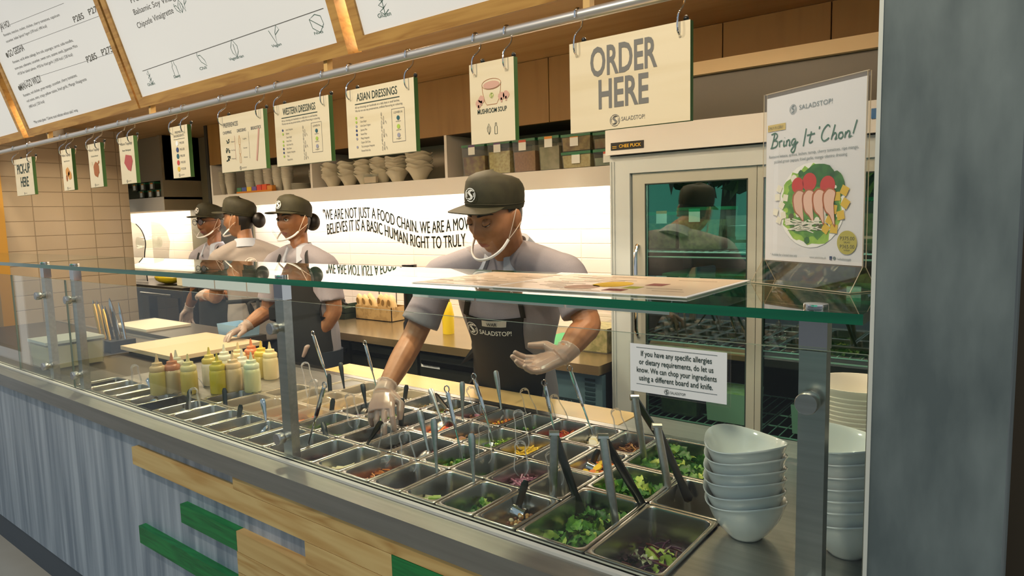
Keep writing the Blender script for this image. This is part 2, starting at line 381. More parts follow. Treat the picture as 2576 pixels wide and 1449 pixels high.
# rail, menu boards, hanging signs --------------------------------------------------------------------------
YR = 1.40; ZR = 1.963
rail = thing('sign_rail', (-2.6, YR, ZR), 'long pale steel rail below the menu boards carrying the hanging signs', 'rail')
G().tube([(-6.2, YR, ZR), (.02, YR, ZR)], .0135, 14).build('pipe', M('pale_steel', '#d8d0c6', .28, .75), rail)
for px, py in ((126, 345), (383, 285), (825, 175), (1480, 25)):
    x = P(px, py, Y=YR).x; G().box(x-.009, x+.009, YR-.009, YR+.012, ZR+.01, ZR+.05).build('bracket', M('bracket_wood', '#c9a25f', .5), rail)
TA = R(17); BU = Vector((0, -math.sin(TA), math.cos(TA))); BN = Vector((0, -math.cos(TA), -math.sin(TA)))
B0 = Vector((0, 1.385, 2.008))
def PB(px, py):
    v = P(px, py, d=1)-EYE; t = (B0-EYE).dot(BN)/v.dot(BN); return EYE+v*t
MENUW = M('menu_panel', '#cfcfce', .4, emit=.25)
MENUK = M('menu_ink', '#58564f', .6); MENUG = M('menu_green_ink', '#3f5c50', .6)
frames = [(-9, -9, 'far left menu board, mostly cut off by the picture edge'),]
def board(xa, xb, label):
    """white panel from xa to xb"""
    t = thing('menu_board', (xa, B0.y, B0.z), label, 'menu board', 'tilted menu boards over the counter')
    fw = .036; h = 1.05
    def pt(x, u, n): return Vector((x, B0.y, B0.z))+BU*u+BN*n
    def bar(x0, x1, u0, u1, n0=-.05, n1=.006):
        g.add([pt(x, u, n) for n in (n0, n1) for x, u in ((x0,u0),(x1,u0),(x1,u1),(x0,u1))], [(0,3,2,1),(4,5,6,7),(0,1,5,4),(1,2,6,5),(2,3,7,6),(3,0,4,7)])
    g = G(); bar(xa-fw, xb+fw, -.004, fw); bar(xa-fw, xb+fw, h-fw, h); bar(xa-fw, xa, fw, h-fw); bar(xb, xb+fw, fw, h-fw)
    g.build('frame', FRAMEW, t)
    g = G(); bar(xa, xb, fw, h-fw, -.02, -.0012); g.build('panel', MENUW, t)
    return t
x2a, x2b = PB(363, 258).x, PB(855, 120).x; x3a = PB(921, 106).x; x1a, x1b = PB(80, 339).x, PB(338, 262).x; x0b = PB(57, 345).x
bd0 = board(x0b-1.0, x0b-.01, 'leftmost menu board, only its blank corner in view'); bd1 = board(x1a, x1b, 'menu board listing salads with prices in peso, second from left')
bd2 = board(x2a, x2b, 'menu board with dressing names and six diet symbols'); bd3 = board(x3a, x3a+x2b-x2a, 'rightmost menu board with a gluten symbol above the round soup sign')
def btext(g, txt, a, b, hpx, m=0, bold=.0):
    """text whose baseline runs from pixel a to pixel b on the board plane"""
    A = PB(*a); B = PB(*b); hh = (PB(a[0], a[1]-hpx)-A).dot(BU)
    g.text(txt, A-BN*0.0022, B-A if abs((B-A).dot(BU)) < .2 else UX, BU, abs(hh), w=(B-A).length, m=m, align='L', bold=bold, lift=.0016)
g = G()
def bline(g, a, b, m=0, w=.002): g.strip([PB(*a)-BN*.0006, PB(*b)-BN*.0006], w, BN, m)
for y0, nm in ((146, 'GO GEISHA'), (226, 'MAN-GO WILD!')): pass
btext(g, 'JAI HO!', (2, 76), (26, 66), 20, 0, .01)
btext(g, 'GO GEISHA', (24, 144), (62, 126), 20, 0, .01); btext(g, 'MAN-GO WILD!', (54, 228), (105, 205), 20, 0, .01)
for a, b in (((18, 145), (0, 0)), ((49, 228), (0, 0))):
    c = PB(a[0], a[1]-6); g.poly([c+UX*.012*math.cos(k*.5)+BU*.012*math.sin(k*.5) for k in range(12)], BN, .001, 0)
for a, b, s in (((187, 57), (212, 46), 'P285'), ((225, 38), (252, 26), 'P275'), ((220, 158), (245, 147), 'P285'), ((258, 140), (285, 129), 'P275')): btext(g, s, a, b, 18, 0, .01)
for a, b, s in (((10, 92), (150, 40), 'Romaine, mesclun, rocket, chicken, cherry tomatoes, capsicum'), ((16, 108), (118, 68), 'cucumber, Indian Spiced Yogurt (370 kcal | 490 kcal)'),
                ((33, 160), (184, 104), 'Romaine, red & white cabbage, firm tofu, asparagus, carrot, soba noodles,'), ((38, 176), (195, 118), 'snow peas, edamame, cucumber, sweet corn, sesame seeds, Japanese Miso'),
                ((45, 190), (183, 140), '+P150 for baked salmon, +P50 for fried garlic | (430 kcal | 530 kcal)'), ((60, 244), (194, 192), 'Romaine, red chicken, green mango, cucumber, cherry tomatoes,'),
                ((68, 258), (218, 202), 'red onion, mint, crispy yellow raisins, fried garlic, Mango Vinaigrette'), ((74, 272), (112, 258), '(400 kcal | 520 kcal)'), ((86, 311), (196, 280), '*May contain gluten. *Calories count indicates without salad / wrap')):
    btext(g, s, a, b, 8)
for a, b in (((30, 122), (250, 40)), ((60, 204), (285, 132)), ((20, 64), (160, 8))): bline(g, a, b, 0, .0012)
g.build('lettering', MENUK, bd1, smooth=False)
g = G()
btext(g, 'Balsamic Soy Vinaigrette', (338, 38), (470, -14), 17); btext(g, 'Chipotle Vinaigrette', (347, 72), (437, 32), 17); btext(g, 'French', (330, 8), (372, -8), 17)
bline(g, (358, 179), (813, 21), 0, .0022)
for s, (x, y), w in (('Gluten', (372, 217), 18), ('Dairy', (438, 197), 16), ('Chili', (503, 177), 17), ('Vegetarian', (577, 153), 36), ('Vegan', (684, 120), 24), ('Nuts', (791, 88), 22)):
    btext(g, s, (x, y), (x+w, y-w*.27), 8, 1, .006)
def outl(g, c, pts, sc, m=1, w=.0024): 
    c = PB(*c); g.strip([c+UX*x*sc*1.7+BU*y*sc-BN*.0006 for x, y in pts], w, BN, m)
LEAF = [(0, -1), (.35, -.4), (.4, .2), (0, 1), (-.4, .2), (-.35, -.4), (0, -1), (0, .5)]
BOT = [(-.3, -1), (.3, -1), (.3, .3), (.15, .5), (.15, 1), (-.15, 1), (-.15, .5), (-.3, .3), (-.3, -1)]
CHIL = [(-.2, .9), (-.3, .5), (0, -.3), (.6, -.9), (.5, -.2), (.1, .5), (-.2, .5)]
VEE = [(-.5, .6), (0, -1), (.1, .2), (.4, .9), (.6, .4), (.1, 0)]
NUT = [(-.6, .5), (-.5, -.4), (.1, -1), (.6, -.3), (.5, .5), (0, .8), (-.6, .5), (.5, -.6)]
WHE = [(0, -1), (0, .9), (-.3, .5), (0, .2), (.3, .5), (0, .2), (-.3, 0), (0, -.3), (.3, 0), (0, -.3), (-.3, -.5), (0, -.8), (.3, -.5)]
for c, sh_, sc in (((377, 195), WHE, .03), ((439, 173), BOT, .03), ((504, 150), CHIL, .03), ((589, 122), LEAF, .03), ((690, 88), VEE, .03), ((796, 57), NUT, .03), ((443, 22), CHIL, .02), ((453, 16), LEAF, .022), ((462, 12), VEE, .022)): outl(g, c, sh_, sc)
g.build('lettering', [MENUK, MENUG], bd2, smooth=False)
g = G(); btext(g, 'Gluten', (951, 46), (984, 38), 12, 1, .006); outl(g, (962, 10), WHE, .035)
g.build('lettering', [MENUK, MENUG], bd3, smooth=False)

SIGNW = woodm('birch_ply', '#e4d3b0', '#d9c59c', 'X', .7, .35, 4)
PRINTS = [INK, GREYINK, M('dot_lime', '#a9c24a', .5), M('dot_navy', '#34406a', .5), M('dot_grey', '#9a96a0', .5), M('dot_red', '#c4413a', .5), M('dot_yellow', '#dfb433', .5), WHITE,
          M('print_orange', '#c98a3e', .5), M('print_brown', '#a5602a', .5), M('print_red', '#b4514a', .5), M('print_pink', '#cfa08a', .5), M('dot_teal', '#2a5a60', .5)]
BALL = M('hook_tip', '#1a1a18', .4)
def sign(name, X0, X1, label, cat='sign'):
    X0 *= YR; X1 *= YR; zt, zb = 1.5+.2855*YR, 1.5+.138*YR
    t = thing(name, ((X0+X1)/2, YR, zb), label, cat, 'wooden signs hung on the rail')
    g = G().box(X0, X1, YR-.008, YR+.008, zb, zt, 0); g.m = [1]*6; g.m[2] = 0
    g.build('board', [SIGNW, DARKG], t)
    for x in (X0+.022, X1-.022):
        g = G(); zh = zt-.03
        g.tube(catmull([(x, YR-.017, ZR-.008), (x, YR-.015, ZR+.010), (x, YR, ZR+.0165), (x, YR+.016, ZR+.006), (x, YR+.014, ZR-.018), (x+.001, YR+.004, ZR-.03), (x, YR-.019, zt+.012), (x, YR-.022, zh+.012), (x, YR-.009, zh), (x, YR+.012, zh+.002), (x, YR+.02, zt-.012), (x, YR+.022, zt+.008)], 4), .0024, 6)
        h = g.build('hook', CHROME, t)
        tag(G().ell((x, YR+.022, zt+.012), .006, .006, .007).build('ball_tip', BALL, h), 'black ball end')
    pr = G(); W_ = X1-X0; H_ = zt-zb; yf = YR-.0082
    def T(txt, u, v, h, w=None, m=0, bold=0, align='C', xs=.72): pr.text(txt, (X0+W_*u, yf, zb+H_*v), UX, UZ, h*H_, w=(w*W_ if w else None), m=m, bold=bold, align=align, xs=xs)
    def D(u, v, r, m): c = Vector((X0+W_*u, yf-.0006, zb+H_*v)); pr.poly([c+UX*r*math.cos(k*.45)+UZ*r*math.sin(k*.45) for k in range(14)], -UY, .0004, m)
    def Ln(a, b, w=.0014, m=0): pr.strip([(X0+W_*u, yf-.0006, zb+H_*v) for u, v in (a, b)], w, -UY, m)
    def Sh(u, v, pts, sc, m, fill=False, w=.0014):
        c = Vector((X0+W_*u, yf-.0006, zb+H_*v)); ps = [c+UX*x*sc+UZ*y*sc for x, y in pts]
        if fill: pr.poly(ps, -UY, .0004, m)
        else: pr.strip(ps, w, -UY, m)
    return t, T, D, Ln, Sh, pr, (lambda u, v: Vector((X0+W_*u, yf, zb+H_*v)))
def fin(t, pr): pr.build('print', PRINTS, t, smooth=False)
def foot(t, pr, pos, m=1):
    logo(pr, pos(.5, .05)-UX*.018, UX, UZ, .007, m); pr.text('SALADSTOP!', pos(.5, .04)-UX*.009, UX, UZ, .005, xs=.8, align='L', m=m)
def blob(k, seed, a=1, b=1):
    rr = random.Random(seed); return [((.8+.25*rr.random())*a*math.cos(2*math.pi*i/k), (.8+.25*rr.random())*b*math.sin(2*math.pi*i/k)) for i in range(k)]
t, T, D, Ln, Sh, pr, pos = sign('pickup_sign', -3.358, -3.156, 'wooden pick-up here sign at the far left of the rail')
T('PICK-UP', .5, .60, .27, .72, bold=.02); T('HERE', .5, .24, .27, .44, bold=.02); foot(t, pr, pos); fin(t, pr)
for X0, X1, sub, seed, mm, lab in ((-2.855, -2.76, 'Baked Mushrooms', 3, 8, 'narrow warm toppings sign with mushrooms, next to the pick-up sign'), (-2.616, -2.512, 'Chicken Breast', 5, 9, 'narrow warm toppings sign with roast chicken, third from the left'), (-2.37, -2.264, 'Beef Bulgogi', 9, 10, 'narrow warm toppings sign with a red meat slice, fourth from the left')):
    t, T, D, Ln, Sh, pr, pos = sign('toppings_sign', X0, X1, lab)
    T('Warm Toppings', .5, .83, .06, .78, 1); T(sub, .5, .70, .035, .55, 0)
    if mm == 8: Sh(.5, .44, blob(14, 3), .026, 8, True); Sh(.68, .36, blob(12, 4), .024, 8, True); Sh(.38, .3, blob(10, 2, .8, 1.2), .014, 9, True)
    elif mm == 9: Sh(.55, .4, blob(16, 5, 1, 1.2), .033, 9, True); Sh(.75, .55, [(-.5, -.5), (.6, 0), (.5, .6), (0, .4)], .018, 9, True); Sh(.3, .55, [(-.6, .6), (0, .2), (-.4, -.2), (0, -.6)], .012, 0)
    else: Sh(.55, .45, [(-1, 0), (-.5, .9), (.9, .7), (1.1, .1), (.5, -1), (-.2, -.8)], .04, 10, True); Sh(.55, .45, blob(9, 7, .5, .4), .03, 11)
    foot(t, pr, pos); fin(t, pr)
t, T, D, Ln, Sh, pr, pos = sign('price_sign', -2.024, -1.924, 'narrow premium ingredients sign with five coloured dots')
T('PREMIUM', .5, .86, .05, .44, 1); T('INGREDIENTS', .5, .79, .05, .6, 1); Ln((.18, .75), (.82, .75))
for i, (m_, s) in enumerate(((7, 'P45.00'), (3, 'P65.00'), (12, 'P85.00'), (5, 'P105.00'), (6, 'P125.00'))): D(.36, .67-.125*i, .0105, m_); T(s, .5, .65-.125*i, .045, .26, 1, align='L')
foot(t, pr, pos); fin(t, pr)
t, T, D, Ln, Sh, pr, pos = sign('preferences_sign', -1.753, -1.543, 'preferences sign with chopping, dressing and breadstick drawings')
T('PREFERENCES', .10, .80, .08, .34, 1, .01, 'L'); T('CHOPPING', .18, .68, .055, .2, 1, .01); T('DRESSING', .51, .68, .055, .2, 1, .01); T('BREADSTICK', .83, .68, .055, .22, 1, .01)
Ln((.345, .63), (.345, .2), .001, 10); Ln((.66, .66), (.66, .2), .001, 1)
for i, s in enumerate(('Classic', 'Fine Chop', 'None')):
    rr = random.Random(i)
    for k in range(10+6*i): D(.13+.09*rr.random(), .5-.15*i+.08*rr.random(), .0022, 0)
    T(s, .25, .52-.15*i, .025, .09, 1, align='L')
for i, s in enumerate(('Light', 'Normal', 'Heavy')): Sh(.45, .54-.16*i, BOT, .016, 8); T(s, .53, .54-.16*i, .025, .08, 1, align='L')
Sh(.84, .42, [(-.25, -1), (-.1, -1.05), (.32, .95), (.2, 1.05)], .055, 11, True); Sh(.84, .42, [(-.25, -1), (.2, 1.05), (.32, .95), (-.1, -1.05), (-.25, -1)], .055, 10)
foot(t, pr, pos); fin(t, pr)
def dress(ttl, X0, X1, items, cols, label):
    t, T, D, Ln, Sh, pr, pos = sign('dressings_sign', X0, X1, label)
    T(ttl, .47, .82, .115, .6, 0, .006); Ln((.14, .775), (.8, .775), .0025)
    T('All our dressings are handmade on a daily basis in small batches.', .14, .715, .032, .66, 1, align='L'); T('We do not use any preservatives, artificial flavouring or colouring.', .14, .665, .032, .7, 1, align='L')
    for i, (s, c) in enumerate(zip(items, cols)):
        v = .565-.0605*i
        if c is not None: D(.15, v+.012, .004, c)
        T(s, .21, v, .03, None, 1, align='L', xs=.62)
        for k in range(1+(i*7) % 3): Sh(.53+.03*k, v+.012, (LEAF, CHIL, BOT)[(i+k) % 3], .006, 1, w=.0008)
    for a, b in (((.68, .62), (.86, .62)), ((.86, .62), (.86, .16)), ((.86, .16), (.68, .16)), ((.68, .16), (.68, .62))): Ln(a, b, .0011, 1)
    T('LOWER IN', .77, .555, .03, .12, 1)
    for v, c, s in ((.49, 12, 'sodium'), (.37, 2, 'calorie'), (.25, 4, 'sugar')): D(.77, v, .0065, c); T(s, .77, v-.055, .022, .07, 1)
    fin(t, pr)
dress('WESTERN DRESSINGS', -1.496, -1.282, ['Lemon Vinaigrette', 'Balsamic', 'Caesar Delight', 'Honey Citrus', 'Garlic Ranch Dip', 'Blue Cheese', 'Raspberry Vinaigrette', 'Pesto', 'Roasted Herb'], [3, 2, None, 2, 2, 3, 3, 2, None], 'western dressings sign, left of the similar asian dressings sign')
dress('ASIAN DRESSINGS', -1.221, -1.007, ['Sesame', 'Citrus Ginger', 'Indian Spiced Yoghurt', 'Japanese Miso', 'Sesame Mayo', 'Mango Vinaigrette', 'Organic Chilli Crisp', 'Thai Lemongrass Vinaigrette', 'Roasted Hoisin Soy'], [2, 2, 4, 3, 3, 4, None, 4, None], 'asian dressings sign hung above the bowl stacks')
t, T, D, Ln, Sh, pr, pos = sign('soup_sign', -.858, -.7525, 'narrow mushroom soup sign with a drawing of a soup bowl')
cup = [(-.95, .55), (-.9, 0), (-.7, -.7), (-.5, -1), (.5, -1), (.7, -.7), (.9, 0), (.95, .55)]
Sh(.5, .63, cup, .033, 9, w=.0011); Sh(.5, .72, [(1*math.cos(k*.3491), .42*math.sin(k*.3491)) for k in range(19)], .032, 9, w=.0011); Sh(.5, .71, [(.85*math.cos(k*.3491), .3*math.sin(k*.3491)) for k in range(18)], .032, 11, True)
for u, v, s in ((.27, .55, 3), (.2, .5, 4), (.72, .55, 5), (.82, .56, 6)): Sh(u, v, blob(10, s), .011, 11, True); Sh(u, v-.04, [(-.3, .6), (-.3, -.8), (.3, -.8), (.3, .6)], .008, 11, True)
T('MUSHROOM SOUP', .5, .37, .06, .66, 0, .012); Sh(.42, .17, LEAF, .014, 0); Sh(.58, .17, BOT, .014, 0); logo(pr, pos(.5, .58), UX, UZ, .007, 2); fin(t, pr)
t, T, D, Ln, Sh, pr, pos = sign('order_sign', -.634, -.420, 'largest looking wooden sign reading order here at the right of the rail')
T('ORDER', .47, .60, .32, .56, 1, .022); T('HERE', .47, .24, .32, .42, 1, .022)
logo(pr, pos(.40, .09), UX, UZ, .013, 1); pr.text('SALADSTOP!', pos(.455, .075), UX, UZ, .0095, w=.058, align='L', m=1); fin(t, pr)
# little dome camera under the soffit at the far left
c = P(143, 388, X=-5.4); cm = thing('dome_camera', (c.x, c.y, 2.15), 'small white dome camera on the soffit above the tiled wall', 'camera')
G().lathe([(.055, 2.222), (.055, 2.16), (.045, 2.13)], 16, (c.x, c.y, 0)).build('housing', WHITEP, cm); G().ell((c.x, c.y, 2.13), .038, .038, .035).build('dome', BLACK, cm)

# ================================================================ THE SALAD BAR COUNTER
ZD = .872; ZP = .880                                  # deck, pan rims
XL0, XR0 = -5.3, XL-.003
ct = thing('salad_bar_counter', (-2.6, 1.3, 0), 'long streaked grey counter front with steel ledge and pine and green planks', 'counter')
G().box(XL0, XR0, .955, .99, .13, .85).build('front_panel', PAINTED, ct)
G().box(XL0, XR0, .965, .99, 0, .13).build('plinth', M('slate_plinth', '#4d545c', .55), ct)
g = G(); g.box(XL0, XR0, .925, .99, ZD-.004, ZD); g.box(XL0, XR0, .925, .929, .824, ZD-.004); g.box(XL0, XR0, .925, .955, .820, .824)
g.build('steel_ledge', STEELX, ct)
G().box(XL0, XR0, .985, 1.0085, ZD, ZD+.006).build('sealant_strip', M('grey_sealant', '#c9c6ba', .6), ct)
G().box(XL0, XR0, .99, 1.012, ZD-.03, ZD-.0005).build('front_deck', STEELX, ct)
YD = 1.700
g = G(); g.box(XL0, XR0, YD, YD+.028, ZD-.03, ZD+.004); g.box(-.4745, XR0, 1.012, YD, ZD-.03, ZD)
g.build('deck_frame', STEEL, ct)
G().box(XL0, -2.99, 1.012, YD, ZD-.03, ZD).build('dark_deck', M('dark_deck', '#6a6358', .4, .8), ct)
g = G(); g.box(-2.99, -.4745, 1.013, YD-.001, .60, .61); g.box(XL0, XR0, YD+.005, YD+.028, .12, ZD-.03); g.box(-2.95, XR0, YD+.028, 1.868, ZD-.06, ZD-.032)
g.build('well', DARKST, ct)
def plank(x0, x1, z0, z1, m):
    G().box(x0, x1, .932, .955, z0+.0008, z1-.0008).build('plank', m, ct)
plank(-1.702, XR0, .781, .819, PINE2); plank(-2.32, -1.0705, .721, .781, PINE); plank(-1.07, XR0, .721, .781, GREENW)
plank(-1.386, -.62, .661, .721, woodm('pine_swirl', '#e4c07c', '#c08c48', 'X', .6, .5, 16)); plank(-2.016, -1.7035, .601, .661, GREENW); plank(-1.7025, -.9, .601, .661, woodm('pine_broad', '#e0ba76', '#c08f4c', 'X', .55, .5, 14))
plank(-1.7065, -1.0, .541, .601, PINE); plank(-1.7065, -1.0, .481, .541, PINE2); plank(-2.318, -1.7075, .450, .511, GREENW)
# wooden ledge on the staff side
wb = G().box(-2.36, -.955, YD+.030, 1.868, ZD-.018, ZD+.004).build('wooden_ledge', woodm('ledge_wood', '#e3bd80', '#d2a864', 'X', .5, .22, 4)); tag(wb, 'pale wooden ledge board behind the pans on the staff side', 'board')
sb = G().box(-.953, XR0, YD+.030, 1.868, ZD-.03, ZD+.002).build('steel_shelf', STEELX); tag(sb, 'plain steel ledge behind the white bowls, right of the wooden ledge', 'shelf')

# ---------------------------------------------------------------- sneeze guard
sg = thing('sneeze_guard', (-2.6, 1.2, ZD), 'glass sneeze guard with thick green edged top over the salad bar', 'glass guard')
g = G(); g.box(XL0, -.177, .997, 1.415, 1.342, 1.357); g.m = [0, 0, 1, 1, 1, 1]
g.build('top_slab', [SLABG, GREENEDGE], sg)
for a, b in ((-.1695, -2.948), (-2.951, -3.555), (-3.558, -5.2)):
    g = G(); g.box(b, a, .9965, 1.0025, ZD+.006, 1.302); g.m = [1, 1, 0, 1, 0, 1]
    g.build('glass_pane', [GLASS, PANEEDGE], sg)
POSTS = (-.2425, -1.549, -2.905, -3.212, -4.5)
for x in POSTS:
    p = G(); p.box(x-.0185, x+.0185, 1.009, 1.034, ZD, 1.298); po = p.build('post', STEEL, sg)
    G().box(x-.019, x+.019, 1.008, 1.035, 1.300, 1.3415).build('post_cap', CHROME, po)
    G().tube([(x, 1.0215, 1.357), (x, 1.0215, 1.360), (x, 1.0215, 1.365)], [.0165, .017, .0165], 20).build('top_disc', CHROME, po)
    for z in (1.228, .935):
        g = G(); g.tube([(x, 1.009, z), (x, .996, z)], .011, 12); g.tube([(x, .996, z), (x, .9935, z), (x, .978, z), (x, .976, z)], [.0148, .0158, .0158, .0148], 20)
        g.build('knob', STEEL, po)

# ---------------------------------------------------------------- pans
def pan_mesh(w, d, dep=.10, mat=PANS, name='food_pan'):
    """rim at z=0, outline w x d centred on the origin"""
    def ring(hw, hd, r, z, n=5):
        v = []
        for cx, cy, a0 in ((hw-r, hd-r, 0), (-(hw-r), hd-r, 90), (-(hw-r), -(hd-r), 180), (hw-r, -(hd-r), 270)):
            for k in range(n): a = R(a0+90*k/(n-1)); v.append((cx+r*math.cos(a), cy+r*math.sin(a), z))
        return v
    hw, hd = w/2-.0006, d/2-.0006; f = .0095
    rings = [ring(hw, hd, .007, -.004), ring(hw, hd, .007, -.0012), ring(hw-.0015, hd-.0015, .007, 0), ring(hw-f+.002, hd-f+.002, .017, 0), ring(hw-f, hd-f, .017, -.0015), ring(hw-f-.001, hd-f-.001, .017, -.006),
             ring(hw-f-.007, hd-f-.007, .018, -dep+.02), ring(hw-f-.010, hd-f-.010, .018, -dep+.006), ring(hw-f-.018, hd-f-.018, .015, -dep)]
    g = G(); n = len(rings[0])
    vs = [p for r in rings for p in r]
    fs = [(i*n+j, i*n+(j+1) % n, (i+1)*n+(j+1) % n, (i+1)*n+j) for i in range(len(rings)-1) for j in range(n)] + [tuple((len(rings)-1)*n+j for j in range(n))]
    g.add(vs, fs); me = g.build(name, mat); d_ = me.data; bpy.data.objects.remove(me); return d_
PW, PD = .1105, .1680
CB = [-.795-PW*i for i in range(20)]                 # right edges of the small columns
RB = [1.012, 1.1815, 1.350, 1.5185]
MESH = {}
def pan(name, x0, x1, y0, y1, label, kind='steel', dep=.10):
    key = (round(x1-x0, 3), round(y1-y0, 3), kind)
    if key not in MESH: MESH[key] = pan_mesh(x1-x0, y1-y0, dep, PANS if kind == 'steel' else POLYC)
    o = bpy.data.objects.new(name, MESH[key]); COL.objects.link(o); o.location = ((x0+x1)/2, (y0+y1)/2, ZP)
    return tag(o, label, 'food pan', 'food pans set in the salad bar')

FM = {}
def fm(name, *a, **k):
    if name not in FM: FM[name] = M('food_'+name, *a, **k)
    return FM[name]
def food(kind, n, x0, x1, y0, y1, zt, mats, label, cat, seed=1, size=.012, front=0.0, mound=.5, name=None):
    """loose heap of small pieces between the pan walls, top about zt"""
    rr = random.Random(seed); g = G(); mx = .021; xa, xb, ya, yb = x0+mx, x1-mx, y0+mx, y1-mx
    ya += (yb-ya)*max(0, front); yb += (yb-ya)*min(0, front)
    cxm, cym = (xa+xb)/2, (ya+yb)/2
    if kind != 'cube' or n > 40:                     # the bed that carries the pieces
        m = 8; vs = []
        for i in range(m+1):
            for j in range(m+1):
                u, v = i/m, j/m; e_ = min(1, 4*min(u, 1-u))*min(1, 4*min(v, 1-v))
                vs.append((xa-.004+(xb-xa+.008)*u, ya-.004+(yb-ya+.008)*v, zt-.018-.012*(1-e_)*mound+rr.uniform(-.003, .003)))
        g.add(vs, [(i*(m+1)+j, (i+1)*(m+1)+j, (i+1)*(m+1)+j+1, i*(m+1)+j+1) for i in range(m) for j in range(m)], 0)
    for k in range(n):
        x = rr.uniform(xa, xb); y = rr.uniform(ya, yb); e_ = 1-max(abs(x-cxm)/(xb-xa)*2, abs(y-cym)/(yb-ya)*2)**2
        z = zt-.016+rr.uniform(-.004, .008)+.012*mound*e_; s = size*rr.uniform(.7, 1.25); m_ = rr.randrange(len(mats))
        q = Quaternion(Vector((rr.uniform(-1, 1), rr.uniform(-1, 1), rr.uniform(-1, 1))).normalized(), rr.uniform(0, 6.28))
        c = Vector((x, y, z))
        if kind == 'cube': q = Quaternion((0, 0, 1), rr.uniform(0, 6)) @ Quaternion((1, 0, 0), rr.uniform(-.5, .5)); g.obox(c, q @ UX, q @ UY, q @ UZ, s*.5, s*.5, s*.45, m_)
        elif kind == 'ball': g.ell(c, s*.5, s*.42, s*.4, q.to_matrix(), m_, 7, 5)
        elif kind == 'bean': g.ell(c, s*.62, s*.36, s*.34, q.to_matrix(), m_, 7, 5)
        elif kind == 'shred':
            d = q @ UX; d.z *= .35; a = c-d*s; b = c+d*s; mid = c+Vector((rr.uniform(-.3, .3), rr.uniform(-.3, .3), .3))*s*.5
            g.tube([a, mid, b], size*.11, 4, m_)
        elif kind == 'slice':
            nrm = Vector((rr.uniform(-.5, .5), rr.uniform(-.8, .2), 1)).normalized(); u = nrm.orthogonal().normalized(); w = nrm.cross(u)
            g.poly([c+u*math.cos(t*.7)*s*.6+w*math.sin(t*.7)*s*.6 for t in range(9)], nrm, s*.18, m_)
        elif kind == 'leaf':
            d = q @ UX; u = q @ UY; nrm = q @ UZ; vs = []; L = s*1.3; w_ = s*.95; nn = 8
            for i in range(nn+1):
                t = i/nn; ww = w_*math.sin(math.pi*min(1, t*.92+.08))**.6; cu = .35*s*math.sin(t*2.6)
                for sd in (-1, -.66, -.33, 0, .33, .66, 1):
                    ruf = abs(sd)**3*s*.16*math.sin(i*1.9+k+sd)
                    vs.append(c+d*(t-.5)*2*L*.55+u*sd*ww*.6+nrm*(cu+ruf+abs(sd)*s*.18+.05*s*math.sin(5*sd+i)))
            g.add(vs, [(i*7+j, (i+1)*7+j, (i+1)*7+j+1, i*7+j+1) for i in range(nn) for j in range(6)], m_)
    ob = g.build(name or 'food_heap', mats, loc=(cxm, cym, zt-.03), angle=(170 if kind == 'leaf' else 60))
    return tag(ob, label, cat, kind='stuff')
def leafm(n, a, b): return fm(n, a, .45, noise=(b, (60, 60, 60), 3, .35, .65), sss=.1)
LG, LG2, LY = leafm('lettuce', '#6fa53a', '#3f7a22'), leafm('dark_lettuce', '#3f7d2a', '#2a5a1c'), leafm('pale_lettuce', '#b5c860', '#8fb045')
PURP = fm('purple', '#4a1f3c', .4); YEL = fm('yellow', '#d9b52f', .45); ORA = fm('orange', '#d7742a', .45); RED = fm('red', '#c4392a', .4); CREAM = fm('cream', '#e2d3a4', .5)
TAN = fm('tan', '#b98a4a', .5); BRN = fm('brown', '#7a4a26', .5); WHI = fm('white', '#e8e3d2', .5); DKR = fm('dark_red', '#5a1f1a', .35); PNK = fm('pink', '#b87a8c', .45); OLV = fm('olive', '#8a9a3a', .5)
DKB = fm('dark_bean', '#2c211a', .4)

RW = ['front row', 'second row', 'third row', 'back row']
NTH = ['first', 'second', 'third', 'fourth', 'fifth', 'sixth', 'seventh']
def cell(c): return CB[c]-PW, CB[c]
def where(c, r):
    if c <= 5: return f'{RW[r]}, {NTH[c]} pan left of the lettuce'
    if c == 6: return f'{RW[r]}, just right of the middle post'
    return f'{RW[r]}, {NTH[c-7]} pan left of the middle post'
# big pans at the right end: (x0, x1, y0, y1)
BIG = {'A': (-.6345, -.4755, 1.012, 1.276), 'B': (-.794, -.6350, 1.012, 1.276), 'C': (-.794, -.6350, 1.2765, 1.4545), 'D': (-.6345, -.4755, 1.2765, 1.4545), 'E': (-.794, -.4755, 1.455, 1.699)}
pan('food_pan', *BIG['A'], 'deep square steel pan of purple salad mix at the front right corner', dep=.15)
food('leaf', 26, *BIG['A'], .812, [LY, leafm('red_leaf', '#3c1a2c', '#55222f'), fm('pale_white_leaf', '#cfd3ae', .5), leafm('brown_leaf', '#4a4a22', '#30301a')], 'purple and white salad leaves in the front right corner pan', 'salad leaves', 3, .024, .3, 1.6, 'salad_mix')
food('shred', 40, *BIG['A'], .822, [PURP, PURP, DKR], 'thin purple cabbage shreds over the leaves in the front right corner pan', 'cabbage', 5, .02, .3, 1, 'cabbage_shreds')
pan('food_pan', *BIG['B'], 'deep square steel pan of torn green lettuce, left of the purple mix pan', dep=.15)
food('leaf', 58, *BIG['B'], .835, [LG, LG, LG2, LY], 'torn bright green lettuce in the front pan left of the purple mix', 'lettuce', 8, .027, .1, 1.8, 'torn_lettuce')
pan('food_pan', *BIG['C'], 'square steel pan of lettuce behind the front lettuce pan', dep=.15)
food('leaf', 34, *BIG['C'], .855, [LG, LG2, LY], 'green lettuce leaves in the second large pan behind the front lettuce', 'lettuce', 11, .026, .1, 1.5, 'lettuce_leaves')
pan('food_pan', *BIG['D'], 'dark nearly empty square pan between the purple mix and the bowls', dep=.15)
pan('food_pan', *BIG['E'], 'widest steel pan of curly green lettuce at the back right', dep=.13)
